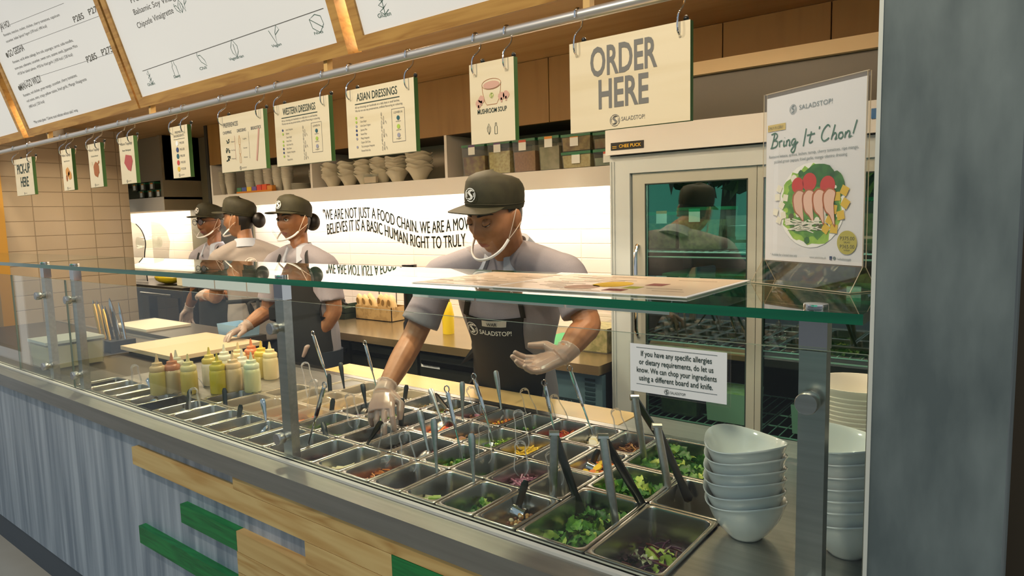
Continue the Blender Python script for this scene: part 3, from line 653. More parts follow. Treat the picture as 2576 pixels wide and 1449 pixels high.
food('leaf', 110, *BIG['E'], .862, [LG, LG2, LG2, LY], 'curly green lettuce heaped in the widest back pan', 'lettuce', 14, .024, 0, 1.5, 'curly_lettuce')

FOOD = {  # (col, row): (content, heap args)
 (0,0): ('mixed nuts', ('ball', 46, [TAN, CREAM, BRN], .011)), (1,0): ('chopped green herbs', ('leaf', 30, [LG2, LG, LY], .012)), (2,0): ('diced apple', ('cube', 26, [WHI, CREAM, LY], .016)),
 (3,0): ('pink shrimp bits', ('ball', 16, [PNK, WHI], .010)), (4,0): ('shredded carrot', ('shred', 120, [ORA, fm('carrot', '#e08a3a', .45)], .016)), (5,0): ('tofu cubes', ('cube', 22, [CREAM, fm('tofu', '#eadfb2', .5)], .022)),
 (6,0): ('kidney beans', ('bean', 60, [DKR, fm('bean', '#7a2c24', .3)], .013)),
 (0,1): ('little but a few flakes', ('slice', 6, [WHI], .012)), (1,1): ('sliced red onion', ('shred', 90, [PNK, PURP, fm('onion', '#d3a6b4', .4)], .019)), (2,1): ('basil and yellow pepper', ('leaf', 18, [LG2, LG, YEL], .017)),
 (3,1): ('chopped green pepper', ('cube', 80, [LG, LG2, OLV], .008)), (4,1): ('dark berries', ('ball', 40, [DKR, DKB], .010)), (5,1): ('black beans', ('bean', 60, [DKB], .010)), (6,1): ('brown lentils', ('ball', 80, [BRN, DKB], .007)),
 (0,2): ('orange segments', ('slice', 22, [ORA, YEL], .018)), (1,2): ('almost nothing', ('slice', 4, [WHI], .010)), (2,2): ('yellow pepper strips', ('shred', 70, [YEL, fm('pepper', '#e0c040', .4)], .024)), (3,2): ('shredded iceberg', ('leaf', 34, [LY, LG], .014)),
 (4,2): ('brown mushrooms', ('slice', 30, [BRN, TAN], .014)), (5,2): ('sundried tomato', ('slice', 28, [ORA, RED], .012)), (6,2): ('raisins', ('ball', 40, [DKB, BRN], .008)),
 (0,3): ('caramelised onion', ('shred', 80, [BRN, TAN], .016)), (1,3): ('sliced white cheese', ('slice', 20, [CREAM, WHI], .020)), (2,3): ('grated carrot and salmon', ('shred', 110, [RED, ORA], .016)), (3,3): ('green olives', ('ball', 26, [OLV, LG2], .012)),
 (4,3): ('yellow corn', ('ball', 70, [YEL, ORA], .008)), (5,3): ('bacon bits', ('cube', 60, [BRN, PNK], .007)), (6,3): ('yellow pineapple', ('cube', 50, [YEL, LY], .011)),
 (7,0): ('chia pudding', ('ball', 60, [DKB, BRN], .006)), (8,0): ('croutons', ('cube', 30, [TAN, CREAM], .012)), (9,0): ('grey seeds', ('ball', 70, [fm('grey', '#8a8470', .5), TAN], .006)), (10,0): ('roasted peanuts', ('bean', 120, [TAN, fm('peanut', '#c99a55', .5)], .012)),
 (11,0): ('sunflower seeds', ('bean', 60, [TAN, BRN], .008)), (12,0): ('pale oats', ('ball', 50, [CREAM, TAN], .007)), (13,0): ('sesame', ('ball', 50, [CREAM, TAN], .006)),
 (7,1): ('avocado green cubes', ('cube', 40, [LG, LY], .011)), (8,1): ('edamame', ('bean', 50, [LG, LY], .011)), (9,1): ('diced tomato', ('cube', 45, [RED, ORA], .013)), (10,1): ('diced pumpkin', ('cube', 45, [ORA, RED], .014)), (11,1): ('crispy shallots', ('shred', 60, [TAN, BRN], .012)),
 (7,2): ('green lettuce strips', ('leaf', 30, [LG, LY], .013)), (8,2): ('beetroot', ('cube', 40, [PURP, DKR], .012)), (9,2): ('chickpeas', ('ball', 50, [TAN, CREAM], .010)), (10,2): ('yellow crisps', ('slice', 30, [YEL, TAN], .012)),
 (7,3): ('quinoa', ('ball', 80, [CREAM, TAN], .006)), (8,3): ('potato salad', ('ball', 40, [CREAM, WHI], .012)), (9,3): ('pasta', ('shred', 50, [CREAM, YEL], .016)),
}
CLOUDY = {(9,1),(9,2),(9,3),(10,1),(10,2),(10,3),(11,1),(11,2),(12,1),(12,2),(11,3),(8,3)}
for c in range(14):
    for r in range(4):
        if c >= 12 and r == 3: continue
        if c == 13 and r >= 2: continue
        x0, x1 = cell(c); y0, y1 = RB[r], RB[r]+PD; k = 'cloudy' if (c, r) in CLOUDY else 'steel'
        ct_ = FOOD.get((c, r)); cont = ct_[0] if ct_ else 'dark sauce'
        nm = 'cloudy plastic pan' if k == 'cloudy' else 'steel pan'
        pan('food_pan', x0, x1, y0, y1, f'{nm} of {cont}, {where(c, r)}', k)
        if ct_:
            kd, n, mm, sz = ct_[1]; lvl = {0: .850, 1: .853, 2: .857, 3: .858}[r]
            if n < 20: lvl -= .022
            fo = food(kd, n, x0, x1, y0, y1, lvl, mm, f'heap of {cont}, {where(c, r)}', 'food', c*7+r, sz, 0 if kd != 'cube' or n > 40 else -.45, 1.0, 'food_heap')
        else:
            g = G().box(x0+.014, x1-.014, y0+.014, y1-.014, .818, .83); tag(g.build('sauce', fm('sauce', '#4a3b1e', .2)), f'dark sauce, {where(c, r)}', 'sauce', kind='stuff')
for i, x1 in enumerate((-2.342, -2.4525, -2.563, -2.6735, -2.784, -2.8945)[1:]):
    pan('food_pan', x1-PW+.0005, x1, 1.012, 1.180, f'empty looking steel pan at the front edge, {NTH[i]} below the sauce bottles from the right')
G_ = G(); G_.box(-2.99, -2.343, 1.1815, YD-.001, ZD-.012, ZD+.003); G_.box(-2.342, -2.232, 1.352, YD-.001, ZD-.012, ZD+.003); G_.box(-2.231, -2.0115, 1.52, YD-.001, ZD-.012, ZD+.003)
tag(G_.build('steel_plate', STEELX), 'flat steel plate under the sauce bottles', 'plate')

# ---------------------------------------------------------------- utensils
UT = 'serving utensils standing in the pans'
def ut(name, top, base, label, cat): return thing(name, tuple(base), label, cat, UT)
def ring_ladle(top, base, label):
    top, base = Vector(top), Vector(base); d = (top-base); L = d.length; d.normalize(); t = ut('ladle', top, base, label, 'ladle')
    g = G(); a = base+d*L*.42; h = top-d*.012
    g.tube([a-d*.004, a, a+d*.02, h-d*.01, h-d*.002, h], [.0028, .0042, .0058, .0062, .0055, .003], 10); g.build('handle', CHROME, t)
    q = d.orthogonal().normalized(); q = UX
    c = top-d*.004; w = (q-d*q.dot(d)).normalized(); G().tube([c+(w*math.cos(k*.524)+d*math.sin(k*.524))*.009 for k in range(13)], .0018, 6, cap=False).build('ring', CHROME, t)
    g = G(); b2 = base-UZ*.006; g.tube([a, base+d*.02, b2], [.003, .0024, .0022], 8); 
    g.lathe([(.004, -.014), (.016, -.010), (.021, 0), (.0222, .0005), (.0195, 0), (.014, -.008), (.002, -.011)], 14, b2+Vector((0, -.018, -.004)), 0, True, True)
    g.build('bowl', CHROME, t); return t
def spoon(top, base, label, mat=None, w=.0085, bowl=True):
    top, base = Vector(top), Vector(base); d = top-base; t = ut('serving_spoon', top, base, label, 'spoon'); sd = _r3
    g = G(); k = [base, base+d*.25, base+d*.55, base+d*.8, top-d*.04, top]; nb = 8
    g.tube(k, [.0034, .0035, .006, w, w, w*.55], nb, flat=[(1, .7), (1, .6), (1, .38), (1, .3), (1, .3), (1, .3)], side=sd); g.build('handle', mat or STEEL, t)
    if bowl:
        c = base+Vector((-.006, -.014, -.008)); g = G(); ax = (base-c).normalized()
        g.ell(c, .019, .026, .009, Matrix.Rotation(R(35), 3, 'X'), 0, 14, 8); g.build('bowl', mat or STEEL, t)
    return t
def scoop(top, base, label, r=.020):
    """short measuring cup with a flat handle, lying in the food"""
    top, base = Vector(top), Vector(base); t = ut('measuring_scoop', top, base, label, 'scoop'); d = (top-base).normalized()
    g = G(); g.tube([base, base+(top-base)*.5, top-d*.01, top], [.0075, .0078, .0085, .005], 8, flat=(1, .25), side=_r3); g.build('handle', DARKST, t)
    ax = (_r3*.75-_f*.35-UZ*.25).normalized(); c = base-UZ*.014
    u = ax.orthogonal().normalized(); w = ax.cross(u); n = 18; vs = []
    for rr_, o in ((r*.96, -.017), (r, -.015), (r, .015), (r*.92, .015), (r*.9, -.012)): vs += [c+ax*o+(u*math.cos(2*math.pi*j/n)+w*math.sin(2*math.pi*j/n))*rr_ for j in range(n)]
    fs = [(i*n+j, i*n+(j+1) % n, (i+1)*n+(j+1) % n, (i+1)*n+j) for i in range(4) for j in range(n)]+[tuple(range(n))[::-1], tuple(4*n+j for j in range(n))]
    g = G().add(vs, fs); cu = g.build('cup', CHROME, t)
    return t
def clear_tongs(top, base, label, w=.016, spread=.022):
    top, base = Vector(top), Vector(base); d = (top-base); L = d.length; d.normalize(); t = ut('plastic_tongs', top, base, label, 'tongs')
    sd = (_r3-d*_r3.dot(d)).normalized(); g = G()
    nz = d.cross(sd)
    for s in (-1, 1):
        pts = [top-d*.004+sd*s*.002, top-d*.010+sd*s*.013, top-d*L*.3+sd*s*.012, top-d*L*.6+sd*s*(.012+spread*.2), base+d*.014+sd*s*spread*.75, base+sd*s*spread*.35]
        q = G().tube(catmull(pts, 4), .0052, 6, flat=(.36, 1.35), side=sd); q.build('arm', CLEARPL, t)
    G().tube([top+sd*.0135*math.cos(k*.349)-d*.012+d*.013*math.sin(k*.349) for k in range(10)], .0052, 6, flat=(.36, 1.35), side=sd).build('spring_arch', CLEARPL, t)
    return t
def steel_tongs(top, b1, b2, label):
    top, b1, b2 = Vector(top), Vector(b1), Vector(b2); t = ut('steel_tongs', top, b1, label, 'tongs')
    for i, (b, m_) in enumerate(((b1, STEEL), (b2, DARKST))):
        d = b-top; sd = (_r3-d.normalized()*_r3.dot(d.normalized())).normalized(); o = _f*(.006 if i else -.006)
        g = G(); g.tube([top+o, top+o+d*.03, top+o+d*.45, top+o*.6+d*.72, b-d*.1, b-d*.03, b], [.0085, .0092, .0095, .0085, .0105, .0105, .005], 8, flat=[(1, .5)]*4+[(1, .22)]*3, side=sd)
        a = g.build('arm', m_, t)
    d = (b1-top).normalized(); G().tube([top-_r3*.011, top+_r3*.011], .0085, 10).build('hinge', STEEL, t)
    return t
def bz(px, py, z=.86): return P(px, py, Z=z)
def at(top, b): return P(top[0], top[1], Y=b.y+.012)
def put(fn, top, base, label, z=.862, dy=.012, **k):
    b = bz(*base, z=z); return fn(P(top[0], top[1], Y=b.y+dy), b, label, **k)
put(ring_ladle, (786, 836), (836, 990), 'tallest ring handled ladle, back row just right of the middle post')
put(ring_ladle, (917, 860), (950, 985), 'ring handled ladle in the back row left of the reaching arm')
put(ring_ladle, (1123, 975), (1163, 1152), 'ring handled ladle in the green pepper pan')
put(ring_ladle, (1191, 944), (1240, 1105), 'ring handled ladle in the shredded iceberg pan')
put(ring_ladle, (817, 966), (774, 1122), 'ring handled ladle leaning left in the kidney bean pan')
put(ring_ladle, (1368, 960), (1397, 1095), 'ring handled ladle under the left gloved hand')
put(ring_ladle, (1432, 924), (1491, 1092), 'ring handled ladle in the white cheese pan')
put(spoon, (1091, 1053), (1100, 1205), 'long steel spoon in the diced apple pan')
put(spoon, (1055, 1032), (1079, 1142), 'flat steel spoon in the dark berries pan')
put(spoon, (1082, 977), (1114, 1066), 'brownish steel spoon in the corn pan')
put(spoon, (1163, 960), (1164, 1068), 'steel spoon in the brown mushroom pan')
put(spoon, (1186, 1090), (1193, 1232), 'dark steel spoon in the chopped green herbs pan')
put(spoon, (1247, 932), (1263, 1042), 'slim steel spoon at the back, before the dark apron')
put(spoon, (856, 912), (868, 990), 'black handled spoon in the back row left of the reaching arm', mat=DARKST)
put(spoon, (912, 965), (922, 1032), 'dark spoon right beside the gloved reaching hand', mat=DARKST)
put(spoon, (371, 952), (394, 1005), 'spoon in the front left pan below the squeeze bottles', mat=CHROME)
put(spoon, (660, 1003), (672, 1072), 'spoon in the second row just left of the middle post', mat=CHROME)
put(spoon, (960, 1060), (915, 1130), 'dark spoon held by the gloved hand over the tofu', mat=DARKST, bowl=False)
put(scoop, (1323, 1208), (1303, 1278), 'shiny measuring scoop in the mixed nuts pan', z=.853)
put(scoop, (812, 1062), (826, 1118), 'measuring scoop in the kidney bean pan', z=.853)
put(scoop, (564, 976), (568, 1035), 'measuring scoop in the roasted peanuts pan', z=.853)
put(scoop, (478, 980), (470, 1035), 'measuring scoop in the second pan left of the peanuts', z=.853, r=.022)
put(scoop, (606, 1018), (598, 1068), 'measuring scoop in the grey seeds pan', z=.853)
put(scoop, (827, 940), (832, 1002), 'measuring scoop in the beetroot pan', z=.853)
put(scoop, (838, 1002), (832, 1052), 'measuring scoop in the edamame pan', z=.853)
put(scoop, (1023, 968), (1018, 1006), 'black measuring scoop with a holed handle, back row right of the glove', z=.86)
put(scoop, (1012, 1002), (1008, 1086), 'measuring scoop in the black beans pan', z=.855)
put(scoop, (1094, 990), (1130, 1035), 'small dark scoop in the olives pan', z=.86)
put(scoop, (1505, 1130), (1490, 1168), 'measuring scoop in the orange segments pan', z=.853)
put(clear_tongs, (766, 912), (790, 1010), 'clear plastic tongs right of the middle post, back row', w=.02)
put(clear_tongs, (790, 955), (786, 1036), 'clear plastic tongs behind the leaning ladle')
put(clear_tongs, (878, 990), (893, 1075), 'clear plastic tongs left of the gloved reaching hand')
put(clear_tongs, (973, 1065), (966, 1165), 'clear plastic tongs in the shredded carrot pan')
put(clear_tongs, (1016, 1086), (1034, 1188), 'clear plastic tongs in the pink shrimp pan')
put(clear_tongs, (1216, 1066), (1222, 1165), 'clear plastic tongs in the basil and yellow pepper pan')
put(clear_tongs, (1180, 974), (1212, 1042), 'clear plastic tongs in the green olives pan')
put(clear_tongs, (1316, 978), (1344, 1056), 'clear plastic tongs in front of the dark apron hem')
put(clear_tongs, (1302, 1032), (1318, 1130), 'clear plastic tongs in the yellow pepper strips pan')
put(clear_tongs, (1390, 994), (1420, 1066), 'clear plastic tongs in the carrot and salmon pan')
put(clear_tongs, (1546, 1028), (1572, 1110), 'clear plastic tongs in the caramelised onion pan')
put(clear_tongs, (1308, 1110), (1312, 1196), 'clear plastic tongs in the red onion pan')
put(clear_tongs, (1384, 1135), (1404, 1222), 'clear plastic tongs behind the front steel tongs')
put(clear_tongs, (480, 938), (506, 985), 'clear plastic tongs left of the peanuts, third row')
put(clear_tongs, (486, 976), (492, 1040), 'clear plastic tongs next to the peanut pan scoop')
put(clear_tongs, (338, 918), (346, 975), 'clear plastic tongs at the front left beside the bottles')
put(clear_tongs, (560, 932), (568, 985), 'clear plastic tongs before the yellow bottles')
for top, p1, p2, z1, z2, lab in (((1394, 1092), (1390, 1300), (1466, 1300), .83, .83, 'big steel tongs in the front torn lettuce pan'), ((1517, 1100), (1560, 1405), (1660, 1345), .79, .80, 'big steel tongs in the front right purple salad pan'),
                        ((1596, 1000), (1624, 1176), (1690, 1150), .84, .84, 'tallest steel tongs in the curly lettuce pan under the allergy card'), ((1652, 1073), (1688, 1268), (1735, 1262), .84, .84, 'steel tongs in the dark pan beside the white bowls')):
    b1 = bz(*p1, z=z1); b2 = bz(*p2, z=z2); steel_tongs(P(top[0], top[1], Y=b1.y+.01), b1, b2, lab)

# ---------------------------------------------------------------- white bowls
def bowl_mesh():
    n, prof = 40, [(.024, .0), (.030, .0), (.033, .004), (.050, .022), (.064, .046), (.071, .066), (.0745, .076), (.0765, .0785), (.0755, .0805), (.0725, .078), (.068, .066), (.060, .046), (.046, .022), (.02, .008)]
    vs = []
    for r_, z in prof:
        t = (z/.08)**2
        for j in range(n):
            a = 2*math.pi*j/n; k = math.cos(2*a); vs.append((r_*math.cos(a)*(1+.05*t*k), r_*math.sin(a)*(1-.03*t*k), z+.008*t*k*(r_/.075)))
    m = len(prof); fs = [(i*n+j, i*n+(j+1) % n, (i+1)*n+(j+1) % n, (i+1)*n+j) for i in range(m-1) for j in range(n)]+[tuple(range(n))[::-1], tuple((m-1)*n+j for j in range(n))]
    o = G().add(vs, fs).build('bowl', CERAM, angle=70); me = o.data; bpy.data.objects.remove(o); return me
BM_ = bowl_mesh()
def bowls(c, n, dz, labf, rz0, name='porcelain_bowl'):
    for i in range(n):
        o = bpy.data.objects.new(name, BM_); COL.objects.link(o); rr = random.Random(i+n); o.location = (c.x+rr.uniform(-.0025, .0025), c.y+rr.uniform(-.002, .002), ZD+.0005+dz*i); o.rotation_euler = (0, 0, rz0+rr.uniform(-.12, .12))
        tag(o, labf(i), 'bowl', 'white bowls stacked by the post')
PL = ['lowest', 'second lowest', 'third lowest', 'fourth lowest', 'fifth lowest', 'sixth lowest', 'topmost']
c1 = P(1868, 1352, Z=ZD); c2 = P(2108, 1392, Z=ZD)
bowls(c1+Vector((0, .01, 0)), 6, .0222, lambda i: f'white porcelain bowl, {PL[i] if i < 5 else PL[6]} in the stack left of the right post', R(-35))
bowls(c2+Vector((.012, .012, 0)), 7, .0222, lambda i: f'white porcelain bowl, {PL[i]} in the stack behind the right post', R(-35))
# ribbed white tub stack behind
tb = Vector((-.292, 1.605, ZD+.0))
g = G(); pr_ = [(.068, 0)]
for i in range(23): pr_ += [(.072+.0008*i, .010*i+.002), (.0735+.0008*i, .010*i+.008), (.0705+.0008*i, .010*i+.0095)]
pr_ += [(.094, .242), (.094, .247), (.090, .247), (.086, .24), (.07, .2)]
g.lathe(pr_, 36, tb, 0, True, True); tag(g.build('takeaway_bowl_stack', M('ivory_plastic', '#e6e0d0', .3), loc=tb), 'tall stack of ivory takeaway bowls behind the right glass post', 'bowls')

# ---------------------------------------------------------------- squeeze bottles
def bottle(loc, liquid, cap, label, hook=False):
    loc = Vector(loc); t = thing('squeeze_bottle', tuple(loc), label, 'bottle', 'squeeze bottles of dressing')
    key = ('b', liquid, cap)
    if key not in MESH:
        body = G().lathe([(.0275, 0), (.0300, .004), (.0300, .074), (.028, .085), (.0225, .090)], 20, (0, 0, 0), 0, True, True); o1 = body.build('b', M('dressing_'+liquid, liquid, .25, coat=.3, sss=.0), angle=50)
        cp = G().lathe([(.0265, .086), (.0278, .090), (.0278, .103), (.0235, .107), (.0185, .109), (.0175, .119), (.0078, .122), (.0066, .125), (.0028, .148), (.0022, .150)], 18, (0, 0, 0), 0, True, True); o2 = cp.build('c', M('cap_'+cap, cap, .35, coat=.2), angle=50)
        MESH[key] = (o1.data, o2.data); bpy.data.objects.remove(o1); bpy.data.objects.remove(o2)
    for nm, me in zip(('body', 'nozzle_cap'), MESH[key]):
        o = bpy.data.objects.new(nm, me); COL.objects.link(o); o.parent = t
    return t
zb_ = ZD+.0035
BT = [  # nozzle tip px, liquid, cap, label
 ((393, 892), '#c9b468', '#d6b482', 'squeeze bottle with peach cap and olive dressing, front left one'), ((430, 888), '#cdb488', '#c07a52', 'squeeze bottle with the brownish orange cap, nearest the glass'), ((441, 880), '#d9cfa8', '#d8d2b4', 'pale squeeze bottle behind the brownish orange cap'), ((471, 890), '#d2b860', '#d8c88a', 'yellowish squeeze bottle right of the brownish orange cap'),
 ((524, 873), '#d6d2b8', '#d8c25a', 'whitish squeeze bottle with a yellow cap at the gap'), ((544, 888), '#c2b02c', '#c9b83a', 'bright olive yellow squeeze bottle in the second cluster, front'), ((562, 866), '#d9d0aa', '#ddd6bc', 'pale squeeze bottle third of the second cluster'), ((583, 884), '#d4bb8a', '#e0c090', 'cream squeeze bottle at the front centre of the second cluster'),
 ((597, 861), '#d8c79a', '#e0c48c', 'cream squeeze bottle with a tan cap at the back'), ((607, 878), '#ded8c0', '#dedac6', 'milky white squeeze bottle before the orange cap'), ((630, 852), '#c98a4a', '#d27a48', 'squeeze bottle with the orange cap, tallest looking of the cluster'), ((630, 885), '#d0cf9a', '#cfd4b0', 'greenish squeeze bottle at the front near the post'),
 ((655, 857), '#cfb45a', '#d6b53c', 'squeeze bottle with a mustard yellow cap'), ((677, 860), '#d8c492', '#d9c58e', 'cream squeeze bottle half behind the middle post')]
for (px, py), lq, cp_, lab in BT:
    p = P(px, py, Z=zb_+.150); bottle((p.x, p.y, zb_), lq, cp_, lab)

# ---------------------------------------------------------------- things on and under the glass top
ZG = 1.3575
MENUP = M('menu_card', '#e3c7a6', .35, coat=.25); 
def sheet(x0, x1, y0, y1, z, label, rz=0, marks=()):
    t = thing('laminated_menu', ((x0+x1)/2, (y0+y1)/2, z), label, 'menu', rz=0)
    g = G().box(x0, x1, y0, y1, z, z+.0014); g.build('sheet', M('laminate_edge', '#e9e6e2', .3), t)
    G().box(x0+.008, x1-.008, y0+.010, y1-.006, z+.0014, z+.0017).build('print_area', MENUP, t)
    g = G(); rr = random.Random(int(x0*-1000))
    zz = z+.0019
    for u, v, w, h, m_ in marks:
        xx, yy = x0+(x1-x0)*u, y0+(y1-y0)*v
        if m_ in (2, 3): g.poly([(xx+w/2*math.cos(k*.35), yy+h/2*math.sin(k*.35), zz) for k in range(18)], UZ, .0002, m_)
        else: g.poly([(xx-w/2, yy-h/2, zz), (xx+w/2, yy-h/2, zz), (xx+w/2, yy+h/2, zz), (xx-w/2, yy+h/2, zz)], UZ, .0002, m_)
    g.build('print', [M('menu_line', '#a58f74', .5), M('menu_dark', '#7d3a34', .5), M('menu_yellow', '#dcae1c', .5), M('menu_peach', '#d3a98c', .5), M('menu_olive', '#a3a238', .5)], t, smooth=False)
def lines(n, seed, ua=.06, ub=.9):
    rr = random.Random(seed); return [(rr.uniform(ua, ub), .06+.88*k/n, rr.uniform(.03, .09), .0022, 0) for k in range(n) for _ in (0, 1)]
sheet(-1.105, -.686, 1.058, 1.353, ZG, 'left laminated menu sheet lying on the glass top', marks=lines(26, 1))
sheet(-.868, -.447, 1.046, 1.360, ZG+.0016, 'right laminated menu sheet with yellow and red pictures on the glass top', marks=lines(16, 2, .05, .5)+[(.50, .42, .075, .10, 2), (.42, .22, .07, .07, 3), (.70, .50, .035, .04, 1), (.65, .30, .03, .035, 4), (.62, .15, .04, .03, 1), (.8, .3, .07, .003, 0), (.85, .2, .06, .003, 0), (.8, .8, .08, .003, 0)])
# white price strips under the slab
xs_ = [P(x, y, Y=1.10).x for x, y in ((457, 700), (540, 710), (621, 720), (680, 725), (1037, 745), (1196, 757), (1422, 770), (1688, 785))]
n_ = 0
for a, b in ((0, 1), (1, 2), (2, 3), (4, 5), (5, 6), (6, 7)):
    n_ += 1
    t = thing('label_strip', ((xs_[a]+xs_[b])/2, 1.10, 1.32), f'white label strip under the glass top, {NTH[n_-1]} from the left', 'label strip', 'white label strips under the glass top')
    z1 = P(1200 if a > 3 else 560, 757 if a > 3 else 728, Y=1.10).z
    G().box(xs_[a]+.003, xs_[b]-.003, 1.099, 1.1, z1, 1.3405).build('card', WHITE, t)
    G().box(xs_[a]+.001, xs_[b]-.001, 1.1005, 1.103, z1-.003, 1.3415).build('holder', ACRYL, t)
# allergy card on the front glass
al = [P(*p, Y=.9955) for p in ((1583, 858), (1839, 882), (1581, 987), (1838, 1023))]; ax0, ax1 = al[0].x, al[1].x; az1, az0 = (al[0].z+al[1].z)/2, (al[2].z+al[3].z)/2
t = thing('allergy_card', ((ax0+ax1)/2, .9955, az0), 'white allergy notice card in a clear holder on the front glass', 'notice card')
G().box(ax0, ax1, .9935, .9962, az0, az1).build('holder', ACRYL, t)
G().box(ax0+.003, ax1-.005, .9925, .9933, az0+.004, az1-.003).build('card', M('notice_paper', '#e6e6e4', .5, emit=.0), t)
g = G(); w_ = ax1-ax0; h_ = az1-az0; yc = .9922
def AT(s, v, u0, u1, h=.105): g.text(s, (ax0+w_*u0, yc, az0+h_*v), UX, UZ, h*h_, w=(u1-u0)*w_, align='L', bold=.01)
AT('If you have any specific allergies', .745, .135, .835); AT('or dietary requirements, do let us', .585, .115, .85); AT('know. We can chop your ingredients', .43, .09, .88); AT('using a different board and knife.', .275, .115, .845)
for v in (.90, .20): g.strip([(ax0+w_*.085, yc-.0003, az0+h_*v), (ax0+w_*.885, yc-.0003, az0+h_*v)], .0006, -UY)
logo(g, (ax0+w_*.40, yc, az0+h_*.115), UX, UZ, .0045); g.text('SALADSTOP!', (ax0+w_*.435, yc, az0+h_*.09), UX, UZ, .0045, w=.026, align='L')
g.build('lettering', INK, t, smooth=False)

# ---------------------------------------------------------------- acrylic stand with the salad poster
Lb, Rb = Vector((-.440, 1.345, ZG)), Vector((-.238, 1.226, ZG)); wv = (Rb-Lb); wl_ = wv.length; wx = wv.normalized(); dv = Vector((wx.y*-1, wx.x, 0)); dv = -dv if dv.y < 0 else dv
fr = -dv; cen = (Lb+Rb)/2+dv*.03
t = thing('poster_stand', tuple(cen), 'clear acrylic stand holding the salad promotion poster on the glass top', 'poster stand')
def st(u, n, z): return cen+wx*u+fr*n+UZ*(z)
hw = wl_/2; zt = .042; zt2 = zt+.322
g = G()
def slabq(a, b, c_, d_, th, m=0): nrm = (Vector(b)-Vector(a)).cross(Vector(d_)-Vector(a)).normalized(); g.poly([a, b, c_, d_], nrm, th, m)
g.box(0, 0, 0, 0, 0, 0); g = G()
slabq(st(-hw, .03, 0), st(hw, .03, 0), st(hw, .003, zt), st(-hw, .003, zt), .002); slabq(st(-hw, -.03, 0), st(hw, -.03, 0), st(hw, -.003, zt), st(-hw, -.003, zt), -.002)
slabq(st(-hw, .03, .0002), st(hw, .03, .0002), st(hw, -.03, .0002), st(-hw, -.03, .0002), .002)
g.build('base', ACRYL, t)
g = G(); slabq(st(-hw, .003, zt), st(hw, .003, zt), st(hw, .003, zt2), st(-hw, .003, zt2), .0018); slabq(st(-hw, -.0048, zt), st(hw, -.0048, zt), st(hw, -.0048, zt2), st(-hw, -.0048, zt2), .0018)
g.build('holder', ACRYL, t)
EDG = M('amber_edge', '#b5a68a', .2, 0, .6)
g = G()
for s in (-hw, hw):
    for a, b in ((st(s, .031, .001), st(s, .004, zt)), (st(s, -.031, .001), st(s, -.004, zt)), (st(s, .004, zt), st(s, .004, zt2)), (st(s, -.004, zt), st(s, -.004, zt2)), (st(s, .031, .001), st(s, -.031, .001))): g.tube([a, b], .0007, 5)
g.tube([st(-hw, .031, .001), st(hw, .031, .001)], .0009, 5); g.tube([st(-hw, 0, zt2), st(hw, 0, zt2)], .001, 5)
g.build('edges', EDG, t)
g = G(); slabq(st(-hw+.003, -.0015, zt+.002), st(hw-.003, -.0015, zt+.002), st(hw-.003, -.0015, zt2-.008), st(-hw+.003, -.0015, zt2-.008), .0008)
ps = g.build('poster', M('poster_paper', '#dedde2', .4), t)
pw, ph = wl_-.006, zt2-zt-.010
def pp(u, v, l=0): return st(-hw+.003+pw*u, .0002+l, zt+.002+ph*v)
g = G(); PM = [M('poster_grey', '#6f7d80', .5), M('poster_green', '#3f6b54', .5), M('poster_gold', '#b6ab45', .4), M('poster_tan', '#cdb568', .5), M('plate_white', '#f0efee', .4), LG, leafm('poster_leaf', '#a8cc4a', '#7fae35'), RED, M('chicken', '#dcb6a2', .5), M('chicken_edge', '#a5613a', .5), YEL, WHI, M('poster_dk', '#5b5a2c', .5), leafm('spinach', '#3d7a2c', '#275a1e'), M('feta', '#e9e6da', .5), M('facebook_blue', '#2c3d66', .5)]
def PT(s, u, v, h, w=None, m=0, sh=0, bold=0, align='L'): g.text(s, pp(u, v, .0), wx, UZ, h*ph, w=(w*pw if w else None), m=m, shear=sh, bold=bold, align=align, xs=.62, lift=(.0019 if m == 12 else .0006))
logo(g, pp(.30, .905), wx, UZ, .0085, 0); PT('SALADSTOP!', .365, .895, .028, .33, 0)
def shape(pts, m, l): g.poly([pp(u, v, l) for u, v in pts], fr, .0003, m)
shape([(.02, .795), (.22, .795), (.22, .835), (.02, .835)], 3, .0002); PT('ONLY IN CEBU!', .035, .807, .017, .165, 12, .3)
# brush lettering: Bring It 'Chon!
SCR = [[(0, 0), (.10, .55), (.17, 1)], [(-.02, .95), (.2, 1.02), (.32, .85), (.25, .62), (.1, .52), (.3, .45), (.33, .2), (.2, .02), (-.06, -.02)], [(.42, .42), (.45, .1), (.44, 0)], [(.43, .3), (.52, .42), (.6, .4)],
       [(.7, .4), (.67, .1), (.7, 0), (.78, .1)], [(.73, .6), (.735, .62)], [(.84, .4), (.82, 0)], [(.82, .25), (.93, .42), (1, .3), (.98, 0), (1.06, .06)], [(1.32, .38), (1.2, .42), (1.1, .2), (1.18, 0), (1.32, .3), (1.3, -.2), (1.2, -.5), (1.08, -.35), (1.25, -.05), (1.45, .2)],
       [(1.86, 1), (1.72, -.18)], [(2.12, .75), (2.02, .1), (2.1, .0), (2.2, .12)], [(1.9, .52), (2.3, .58)], [(2.52, 1), (2.5, .82)], [(3.02, .85), (2.9, 1), (2.7, .7), (2.62, .25), (2.75, -.02), (2.98, .15)],
       [(3.25, .95), (3.08, 0)], [(3.1, .2), (3.25, .42), (3.32, .25), (3.26, 0), (3.36, .08)], [(3.6, .38), (3.46, .36), (3.42, .1), (3.52, 0), (3.62, .15), (3.58, .38)], [(3.74, .4), (3.7, 0)], [(3.72, .2), (3.84, .42), (3.92, .3), (3.88, .02), (4.0, .08)], [(4.22, 1.02), (4.06, .2)], [(4.04, .03), (4.045, .05)]]
